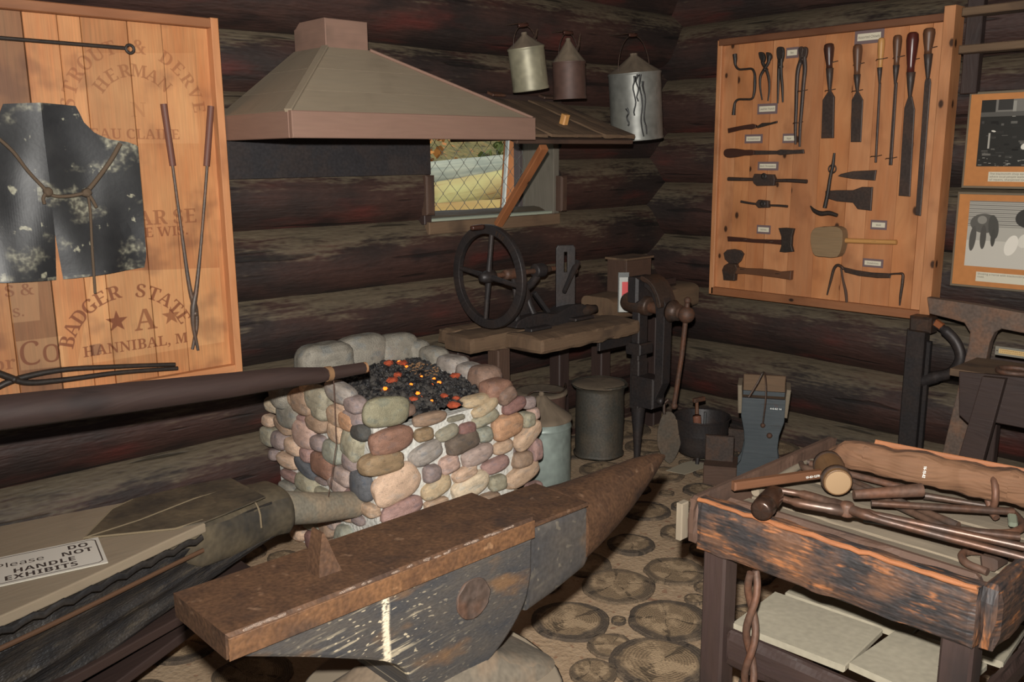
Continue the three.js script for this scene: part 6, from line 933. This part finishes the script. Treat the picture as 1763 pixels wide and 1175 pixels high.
{ // brace
  const p = [[-2.895,2.136],[-2.891,2.111],[-2.887,2.077],[-2.866,2.055],[-2.827,2.052],[-2.782,2.049],[-2.767,2.027],[-2.762,1.978],[-2.763,1.929],[-2.774,1.896],[-2.819,1.894],[-2.863,1.894],[-2.88,1.88],[-2.885,1.851],[-2.887,1.813]]; const [t, L] = hung('hand_brace', 'bent iron hand brace at the top left of the tool board', 'brace', p[7]); tube(t, L, 'crank', p, [0.013, 0.012, 0.007, 0.006, 0.006, 0.006, 0.007, 0.009, 0.008, 0.006, 0.006, 0.006, 0.007, 0.009, 0.011], mToolDark, 0.016);
}
function pliers(label, arms, rads, boss, jawPts, m, name = 'pliers') { const [t, L] = hung(name, label, name, boss, 'pliers and nippers'); arms.forEach((a, i) => tube(t, L, 'arm', a, rads, m, 0.012 + i * 0.007, 0.8)); part(t, 'rivet', mv(lathe([[0, 0], [0.009, 0], [0.009, 0.024], [0.006, 0.028], [0, 0.029]], 12), 0, 0, 0.0, Math.PI / 2), m); jawPts.forEach(j => poly(t, L, 'jaw', j, 0.018, m, 0.004, 3)); return [t, L]; }
pliers('leather punch pliers with spread handles', [[[-2.723,2.114],[-2.723,2.081],[-2.698,2.039],[-2.68,1.989],[-2.675,1.932],[-2.68,1.879]], [[-2.68,2.11],[-2.683,2.078],[-2.708,2.04],[-2.727,2.008],[-2.726,1.951],[-2.711,1.885]]], [0.009, 0.01, 0.009, 0.008, 0.006, 0.004], [[-2.702,2.041]][0], [[[-2.745,2.132],[-2.719,2.129],[-2.706,2.104],[-2.712,2.079],[-2.731,2.09],[-2.742,2.111]], [[-2.7,2.128],[-2.676,2.122],[-2.668,2.101],[-2.676,2.086],[-2.689,2.077],[-2.696,2.103]]], mToolDark);
pliers('narrow dark pliers beside the small pliers label', [[[-2.623,2.09],[-2.624,2.026],[-2.623,1.961],[-2.621,1.864]], [[-2.609,2.088],[-2.606,2.024],[-2.594,1.943],[-2.587,1.867]]], [0.011, 0.009, 0.008, 0.005], [[-2.614,2.049]][0], [[[-2.636,2.146],[-2.622,2.15],[-2.603,2.145],[-2.596,2.119],[-2.6,2.08],[-2.612,2.061],[-2.629,2.082],[-2.639,2.123]]], mToolDark);
{ const [t, L] = pliers('long-handled nippers hanging left of the chisels', [[[-2.492,2.087],[-2.511,2.033],[-2.515,1.955],[-2.512,1.835],[-2.51,1.73],[-2.504,1.649]], [[-2.478,2.086],[-2.47,2.03],[-2.473,1.952],[-2.476,1.833],[-2.479,1.729],[-2.476,1.637]]], [0.013, 0.012, 0.011, 0.01, 0.009, 0.006], [[-2.486,2.075]][0], [[[-2.512,2.135],[-2.495,2.14],[-2.484,2.129],[-2.488,2.102],[-2.479,2.062],[-2.499,2.06],[-2.508,2.096]], [[-2.481,2.137],[-2.466,2.131],[-2.463,2.108],[-2.471,2.077],[-2.483,2.063],[-2.487,2.102]]], mTool); pins(t, L, [[-2.481,1.917],[-2.497,1.758]]); }
// screwdrivers
{ const [t, L] = hung('screwdriver', 'short old turnscrew below the punch label', 'screwdriver', [[-2.772,1.746]][0]); poly(t, L, 'blade', [[-2.74,1.749],[-2.709,1.765],[-2.657,1.766],[-2.619,1.773],[-2.619,1.762],[-2.656,1.755],[-2.708,1.744],[-2.737,1.738]], 0.012, mToolDark); poly(t, L, 'handle', [[-2.92,1.742],[-2.851,1.752],[-2.792,1.759],[-2.763,1.762],[-2.741,1.755],[-2.742,1.741],[-2.771,1.733],[-2.811,1.734],[-2.85,1.729],[-2.916,1.717]], 0.018, mHandleDark); }
{ const [t, L] = hung('screwdriver', 'long dark screwdriver with bulbous handle on the tool board', 'screwdriver', [[-2.686,1.61]][0]); poly(t, L, 'handle', [[-2.935,1.621],[-2.917,1.631],[-2.866,1.632],[-2.805,1.624],[-2.745,1.621],[-2.744,1.598],[-2.804,1.594],[-2.864,1.584],[-2.915,1.584],[-2.936,1.599]], 0.022, mHandleDark, 0.004, 2); poly(t, L, 'blade', [[-2.75,1.621],[-2.61,1.618],[-2.592,1.624],[-2.518,1.621],[-2.456,1.623],[-2.451,1.602],[-2.516,1.6],[-2.59,1.594],[-2.609,1.599],[-2.749,1.597]], 0.012, mTool); }
// screw cutters (die plates)
function screwPlate(label, pts, body, r) { const [t, L] = hung('screw_plate', label, 'screw plate', body[0].map((q, i) => (q + body[2][i]) / 2), 'thread cutters'); tube(t, L, 'handle_bar', pts, [r, r * 0.9, r * 0.8, r * 0.8, r * 0.9, r], mTool, 0.014); poly(t, L, 'die_body', body, 0.026, mTool, 0.003); part(t, 'die', mv(lathe([[0, 0], [0.016, 0], [0.017, 0.006], [0.008, 0.007], [0, 0.003]], 14), 0, 0, 0.029, Math.PI / 2), mToolDark); }
screwPlate('large two-handled iron screw plate below its label', [[-2.907,1.466],[-2.807,1.465],[-2.737,1.465],[-2.611,1.461],[-2.527,1.462],[-2.426,1.458]], [[-2.734,1.496],[-2.618,1.493],[-2.607,1.472],[-2.61,1.434],[-2.716,1.431],[-2.736,1.445],[-2.747,1.466]], 0.011);
screwPlate('small two-handled iron screw plate below the large one', [[-2.819,1.343],[-2.753,1.335],[-2.71,1.332],[-2.639,1.328],[-2.584,1.328],[-2.53,1.326]], [[-2.702,1.357],[-2.641,1.353],[-2.637,1.316],[-2.699,1.312],[-2.716,1.326],[-2.715,1.342]], 0.007);
// hatchets
{ const [t, L] = hung('hatchet', 'hatchet with broad black blade and slim handle below its label', 'hatchet', [[-2.619,1.136]][0], 'hatchets'); poly(t, L, 'handle', [[-2.893,1.145],[-2.791,1.144],[-2.733,1.14],[-2.62,1.144],[-2.547,1.147],[-2.545,1.12],[-2.619,1.122],[-2.732,1.121],[-2.79,1.122],[-2.889,1.118]], 0.02, mHandleDark); poly(t, L, 'head', [[-2.571,1.209],[-2.532,1.213],[-2.48,1.211],[-2.489,1.168],[-2.489,1.12],[-2.478,1.088],[-2.525,1.081],[-2.558,1.082],[-2.549,1.116],[-2.552,1.165]], 0.022, mToolDark, 0.006); pins(t, L, [[-2.786,1.134],[-2.624,1.132]]); }
{ const [t, L] = hung('hatchet', 'rusty broad hatchet with thick wooden handle at the bottom left', 'hatchet', [[-2.724,0.961]][0], 'hatchets'); poly(t, L, 'handle', [[-2.822,0.978],[-2.763,0.975],[-2.677,0.98],[-2.601,0.98],[-2.555,0.974],[-2.478,0.986],[-2.48,0.937],[-2.553,0.941],[-2.675,0.944],[-2.762,0.945],[-2.825,0.939]], 0.03, mHandle); poly(t, L, 'blade', [[-2.914,1.049],[-2.892,1.07],[-2.847,1.077],[-2.802,1.072],[-2.782,1.054],[-2.799,1.014],[-2.818,0.996],[-2.873,0.993],[-2.904,1.015]], 0.016, mTool, 0.008); poly(t, L, 'head', [[-2.873,0.996],[-2.823,0.994],[-2.812,0.971],[-2.825,0.939],[-2.826,0.9],[-2.899,0.898],[-2.902,0.924],[-2.91,0.954],[-2.898,0.981]], 0.034, mIron); pins(t, L, [[-2.778,0.969],[-2.556,0.963]]); }
// chisels: turned handle, socket and blade, all hanging down
function chisel(label, top, hEnd, sEnd, hr, mH, blade, th, ties = [], ferrule = null) { const [t, L] = hung('wood_chisel', label, 'chisel', hEnd, 'assorted chisels'); part(t, 'handle', turned(L(hEnd, hr + 0.002), L(top, hr + 0.002), [[0, 0], [0, hr * 0.62], [0.15, hr * 0.6], [0.5, hr * 0.86], [0.8, hr], [0.95, hr * 0.9], [1, hr * 0.6], [1, 0]], 16), mH); if (sEnd) part(t, 'socket', turned(L(sEnd, 0.018), L(hEnd, 0.024), [[0, 0], [0, hr * 0.3], [0.6, hr * 0.6], [1, hr * 0.75], [1, 0]], 14), mTool); if (ferrule) part(t, 'ferrule', turned(L(ferrule[0], 0.024), L(ferrule[1], 0.024), [[0, 0], [0, hr * 0.72], [1, hr * 0.72], [1, 0]], 14), mHandle); poly(t, L, 'blade', blade, th, mTool, 0.008); pins(t, L, ties); return [t, L]; }
chisel('wide gouge chisel with dark handle, leftmost of the chisels', ...[[-2.341,2.139],[-2.331,2.02],[-2.327,1.908]], 0.026, mHandleDark, [[-2.332,1.913],[-2.322,1.912],[-2.3,1.88],[-2.291,1.677],[-2.358,1.677],[-2.362,1.868]], 0.014, [[-2.324,2.047],[-2.328,1.912]]);
chisel('short flat chisel with light-ringed handle, second of the chisels', ...[[-2.191,2.122],[-2.185,1.98],[-2.181,1.897]], 0.023, mHandle, [[-2.188,1.901],[-2.177,1.9],[-2.15,1.857],[-2.146,1.655],[-2.201,1.656],[-2.21,1.86]], 0.008, [[-2.186,2.028],[-2.185,1.901]]);
chisel('thin mortise chisel with pale yellow handle', ...[[-2.076,2.142],[-2.073,2.005],[-2.071,1.928]], 0.017, mHandleLight, [[-2.077,1.935],[-2.066,1.935],[-2.059,1.555],[-2.069,1.555]], 0.012, [[-2.072,2.042],[-2.066,1.585]]);
chisel('narrow chisel with brown handle between the pale one and the slick', ...[[-1.997,2.146],[-1.993,2.01],[-1.994,1.923]], 0.021, mHandle, [[-2,1.931],[-1.985,1.93],[-1.981,1.543],[-1.997,1.543]], 0.012, [[-1.989,2.045],[-1.99,1.575]]);
chisel('big slick chisel with glossy dark red handle', ...[[-1.922,2.151],[-1.92,1.972],[-1.919,1.86]], 0.028, M({ tx: tFine, lin: tintW(80, 38, 33), roughness: 0.3 }), [...[[-1.928,1.864],[-1.91,1.863],[-1.892,1.801]], ...[[-1.882,1.394],[-1.938,1.397]], ...[[-1.943,1.81]]], 0.01, [[-1.919,2.027]]);
chisel('longest chisel at the right edge of the tool board', ...[[-1.848,2.162],[-1.846,2.048],[-1.842,1.938]], 0.027, mHandle, [...[[-1.853,1.939],[-1.831,1.938],[-1.827,1.92]], ...[[-1.824,1.304],[-1.85,1.307]], ...[[-1.857,1.922]]], 0.01, [[-1.842,2.073]]);
{ // adjustable spokeshave / bit cutter group
  const [t, L] = hung('bridle_hammer', 'slim-shafted hammer with curved claw head hanging by a strap', 'hammer', [[-2.294,1.42]][0]); tube(t, L, 'shaft', [[-2.275,1.603],[-2.279,1.543],[-2.289,1.482],[-2.297,1.405],[-2.309,1.327]], [0.006, 0.009, 0.009, 0.01, 0.011], mToolDark, 0.03); tube(t, L, 'claw_head', [[-2.39,1.334],[-2.367,1.311],[-2.328,1.297],[-2.282,1.301],[-2.238,1.291]], [0.003, 0.01, 0.013, 0.012, 0.009], mToolDark, 0.03); part(t, 'ring', (() => { const g = new THREE.TorusGeometry(0.02, 0.004, 8, 20); const c = L([[-2.281,1.524]][0], 0.03); return g.translate(...c); })(), mIron);
  const [u, K] = hung('iron_wedge', 'tapering flat iron blade pointing right beside the slim hammer', 'wedge', [[-2.146,1.494]][0]); poly(u, K, 'blade', [[-2.258,1.488],[-2.242,1.499],[-2.179,1.513],[-2.058,1.519],[-2.062,1.468],[-2.176,1.474],[-2.241,1.484]], 0.012, mTool);
  const [v, J] = hung('drawing_iron', 'broad stepped iron axe blade below the tapering blade', 'blade', [[-2.186,1.385]][0]); poly(v, J, 'blade', [[-2.32,1.412],[-2.261,1.417],[-2.172,1.419],[-2.126,1.436],[-2.071,1.436],[-2.07,1.32],[-2.141,1.325],[-2.168,1.356],[-2.257,1.361],[-2.318,1.377]], 0.012, mTool);
}
{ const [t, L] = hung('wooden_mallet', 'round-headed stone-grey wooden mallet on the tool board', 'mallet', [[-2.202,1.158]][0]); poly(t, L, 'head', [[-2.362,1.192],[-2.34,1.224],[-2.29,1.231],[-2.224,1.236],[-2.194,1.22],[-2.186,1.178],[-2.19,1.124],[-2.209,1.083],[-2.28,1.078],[-2.331,1.081],[-2.352,1.113]], 0.06, M({ tx: tFine, lin: tintW(132, 110, 82), bump: 0.002, roughness: 0.85 }), 0.003, 2); tube(t, L, 'handle', [[-2.211,1.165],[-2.122,1.167],[-2.028,1.169],[-1.925,1.173]], [0.013, 0.013, 0.012, 0.012], mHandleLight, 0.024); pins(t, L, [[-2.04,1.17]]); }
{ const [t, L] = hung('draw_knife', 'curved draw knife with two drooping handles at the bottom of the board', 'draw knife', [[-2.063,1.01]][0]); poly(t, L, 'blade', [[-2.202,1.029],[-2.128,1.018],[-2.048,1.013],[-1.97,1.016],[-1.946,1.016],[-1.949,0.993],[-2.014,0.987],[-2.109,0.989],[-2.187,1.001]], 0.008, mIron, 0.006); tube(t, L, 'tang', [[-2.275,0.875],[-2.259,0.953],[-2.244,1.018],[-2.228,1.035],[-2.206,1.029],[-2.193,1.018]], [0.004, 0.007, 0.008, 0.008, 0.008, 0.007], mIron); tube(t, L, 'tang', [[-1.951,1.013],[-1.91,1.019],[-1.889,1.019],[-1.886,0.98],[-1.89,0.912],[-1.891,0.863]], [0.005, 0.005, 0.007, 0.008, 0.007, 0.004], mIron); tube(t, L, 'grip', [[-2.209,1.021],[-2.193,0.959],[-2.174,0.898],[-2.163,0.828]], [0.005, 0.006, 0.008, 0.006], mOldWood, 0.012); }
// labels: grey card with a white strip
[['Pliers', [[-2.594,2.143],[-2.523,2.089]]], ['Leather Punch', [[-2.75,1.866],[-2.629,1.811]]], ['Screwdrivers', [[-2.821,1.707],[-2.71,1.659]]], ['Nipper', [[-2.589,1.706],[-2.512,1.657]]], ['Bolt Threaders', [[-2.732,1.56],[-2.606,1.514]]], ['Hatchets', [[-2.72,1.218],[-2.635,1.17]]], ['Mallet', [[-2.075,1.274],[-1.992,1.227]]], ['Drawknives', [[-2.102,1.08],[-1.996,1.037]]], ['Assorted Chisels', [[-2.222,2.188],[-2.075,2.124]]]].forEach(([s, [a, b]]) => {
  const w = Math.abs(b[0] - a[0]), h = Math.abs(b[1] - a[1]), [t] = hung('tool_label', 'small grey label card reading ' + s, 'label', [(a[0] + b[0]) / 2, (a[1] + b[1]) / 2]); const cd = part(t, 'card', mv(bx(w, h, 0.003, 0.0005), 0, 0, -0.002), mPlain(112, 92, 92, 0.7)); const cv = canvas(256, 72), c = cv.getContext('2d'); c.fillStyle = 'rgb(214,204,180)'; c.fillRect(0, 0, 256, 72); c.fillStyle = 'rgb(80,70,64)'; c.font = '36px sans-serif'; c.textAlign = 'center'; c.textBaseline = 'middle'; c.fillText(s, 128, 38, 240); part(cd, 'strip', mv(clean(new THREE.PlaneGeometry(w * 0.8, h * 0.52)), 0, 0, 0.0005), M({ map: canvasTex(cv), roughness: 0.6 }), 'white lettered strip');
});

// ---------------------------------------------------------------- apron, tongs and rod on the left board
const AZ = -3.408;
const apron = thing('leather_apron', 'black stained leather work apron with tied strings', 'apron', [0.95, 1.2, AZ]);
{
  const mAp = M({ tx: tex(768, 768, (u, v) => { const p = tbm(u, v, 5, 5, 5, 301, 0.6), f = tbm(u, v, 60, 60, 2, 303), b = fbm(u, v, 5, 6, 5, 306, 0.6), b2 = fbm(u, v, 14, 14, 4, 309, 0.6); let c = mix3(S(34, 34, 36), S(54, 54, 54), clamp(0.5 + p)); const blot = Math.max(sstep(0.1, 0.34, b) * 0.8, sstep(0.34, 0.44, b2)); c = mix3(c, mix3(S(96, 92, 82), S(176, 172, 148), clamp(0.4 + f * 1.5 + b2)), blot * 0.75); return [...c, 0.5 + 0.4 * p + 0.3 * f]; }), bump: 0.0004, roughness: 0.45 });
  const cxl = [[0.992,1.555],[0.967,1.317],[0.969,1.19]], c0 = cxl[0][0]; const edge = [[1.106,1.785],[1.116,1.763],[1.128,1.73],[1.16,1.694],[1.208,1.672],[1.268,1.663],[1.303,1.65],[1.304,1.55],[1.307,1.443],[1.306,1.336],[1.305,1.249],[1.294,1.204]], topc = [[0.983,1.792]][0];
  const yTop = topc[1], R = edge.map(([x, y]) => [x - c0, y]); const sampleEdge = v => { const q = v * (R.length - 1), i = Math.min(R.length - 2, Math.floor(q)); return [mix(R[i][0], R[i + 1][0], q - i), mix(R[i][1], R[i + 1][1], q - i)]; };
  const half = s => sheet((u, v) => { const [ex, ey] = sampleEdge(v), cyv = mix(yTop, cxl[2][1] - 0.002, v), slit = v > 0.72 ? (v - 0.72) / 0.28 * 0.012 : 0, k = s > 0 ? u : 1 - u; const x = mix(slit, ex, k), y = mix(cyv, ey, Math.pow(k, 1.3)); const fold = 0.014 + 0.008 * Math.sin(x * 20 + y * 5) * (1 - k * 0.3) + 0.014 * noise(x * 5 + 3, y * 4) + 0.012 * Math.exp(-((k - 0.55) ** 2) / 0.03) * sstep(0.35, 0.9, v); return [c0 + s * x - 0.95, y - 1.2, Math.max(0.004, fold)]; }, 40, 60, 0.003);
  const A = half(1), B = half(-1); for (const g of [A, B]) { const p = g.attributes.position, uv = g.attributes.uv; for (let i = 0; i < p.count; i++) uv.setXY(i, p.getX(i) * 1.1, p.getY(i) * 1.1); }
  part(apron, 'leather', join(A, B), mAp);
  const mStr = M({ lin: S(92, 76, 60), roughness: 0.9 }); const T = (pts, r, o = 0.045) => part(apron, 'string', sweep(curve(pts.map(([x, y]) => [x - 0.95, y - 1.2, o]), 5), r, 7), mStr, 'brown twisted string');
  T([[0.837,1.681],[0.883,1.63],[0.921,1.567],[0.974,1.497]], 0.006); T([[1.237,1.658],[1.201,1.603],[1.144,1.533],[1.107,1.493]], 0.008, 0.04); T([[0.974,1.497],[0.994,1.481],[1.051,1.479],[1.106,1.489]], 0.006); T([[1.106,1.489],[1.109,1.432],[1.103,1.309],[1.097,1.131]], 0.005); T([[1.106,1.489],[1.12,1.462],[1.131,1.435]], 0.006); T([[0.974,1.497],[0.96,1.474],[0.962,1.454]], 0.006);
  const kn = [[0.977,1.493],[1.104,1.487]]; for (const [x, y] of kn) part(apron, 'knot', mv(rough(new THREE.IcosahedronGeometry(0.017, 2), 0.006, 60), x - 0.95, y - 1.2, 0.042), mStr);
}
function hangTongs(label, armA, armB, boss, rads, grips, m) { const t = thing('blacksmith_tongs', label, 'tongs', [boss[0], boss[1], AZ + 0.003]); const L = (p, o) => [p[0] - boss[0], p[1] - boss[1], o]; [armA, armB].forEach((a, i) => part(t, 'rein', sweep(curve(a.map(p => L(p, 0.012 + i * 0.008)), 6), rads.flatMap((r, k) => k < rads.length - 1 ? Array.from({ length: 6 }, (_, q) => mix(r, rads[k + 1], q / 6)) : [r]), 8), m)); part(t, 'rivet', mv(lathe([[0, 0], [0.011, 0], [0.011, 0.026], [0.007, 0.031], [0, 0.032]], 12), 0, 0, 0, Math.PI / 2), m); (grips || []).forEach((g, i) => part(t, 'grip', sweep([L(g[0], 0.013 + i * 0.006), L(g[1], 0.013 + i * 0.006)], 0.0125, 10), M({ lin: S(104, 66, 54), roughness: 0.6 }), 'red-brown sleeve')); }
hangTongs('slim long tongs with red-brown grips hanging point down', [[1.422,1.792],[1.431,1.59],[1.444,1.35],[1.46,1.101],[1.473,1.031],[1.475,0.961],[1.45,0.866]], [[1.597,1.797],[1.566,1.589],[1.515,1.278],[1.481,1.099],[1.464,1.032],[1.458,0.963],[1.469,0.861]], [[1.469,1.008]][0], [0.006, 0.006, 0.006, 0.009, 0.013, 0.009, 0.006], [[[1.416,1.802],[1.432,1.577]], [[1.597,1.799],[1.562,1.574]]], ironM(87, 76, 68, { v: 1, roughness: 0.5, metalness: 0.2 }));
hangTongs('heavy dark tongs lying level along the bottom of the left board', [[1.376,0.817],[1.157,0.845],[0.956,0.865],[0.841,0.86],[0.785,0.849],[0.73,0.834],[0.664,0.871]], [[1.382,0.802],[1.155,0.823],[0.952,0.83],[0.84,0.843],[0.788,0.873],[0.737,0.899],[0.665,0.879]], [[0.808,0.859]][0], [0.008, 0.009, 0.01, 0.011, 0.012, 0.011, 0.008], null, mToolDark);
{ const [e, s] = [[1.31,1.989],[0.793,1.995]], t = thing('eye_rod', 'long thin iron rod with ring end across the top of the left board', 'iron rod', [e[0], e[1], AZ + 0.004]); part(t, 'shaft', sweep([[-0.02, 0.002, 0.014], [s[0] - e[0], s[1] - e[1], 0.014]], 0.0068, 9), mToolDark); part(t, 'eye', new THREE.TorusGeometry(0.014, 0.0055, 8, 20).translate(0, 0, 0.014), mToolDark); }
renderer.render(scene, camera);
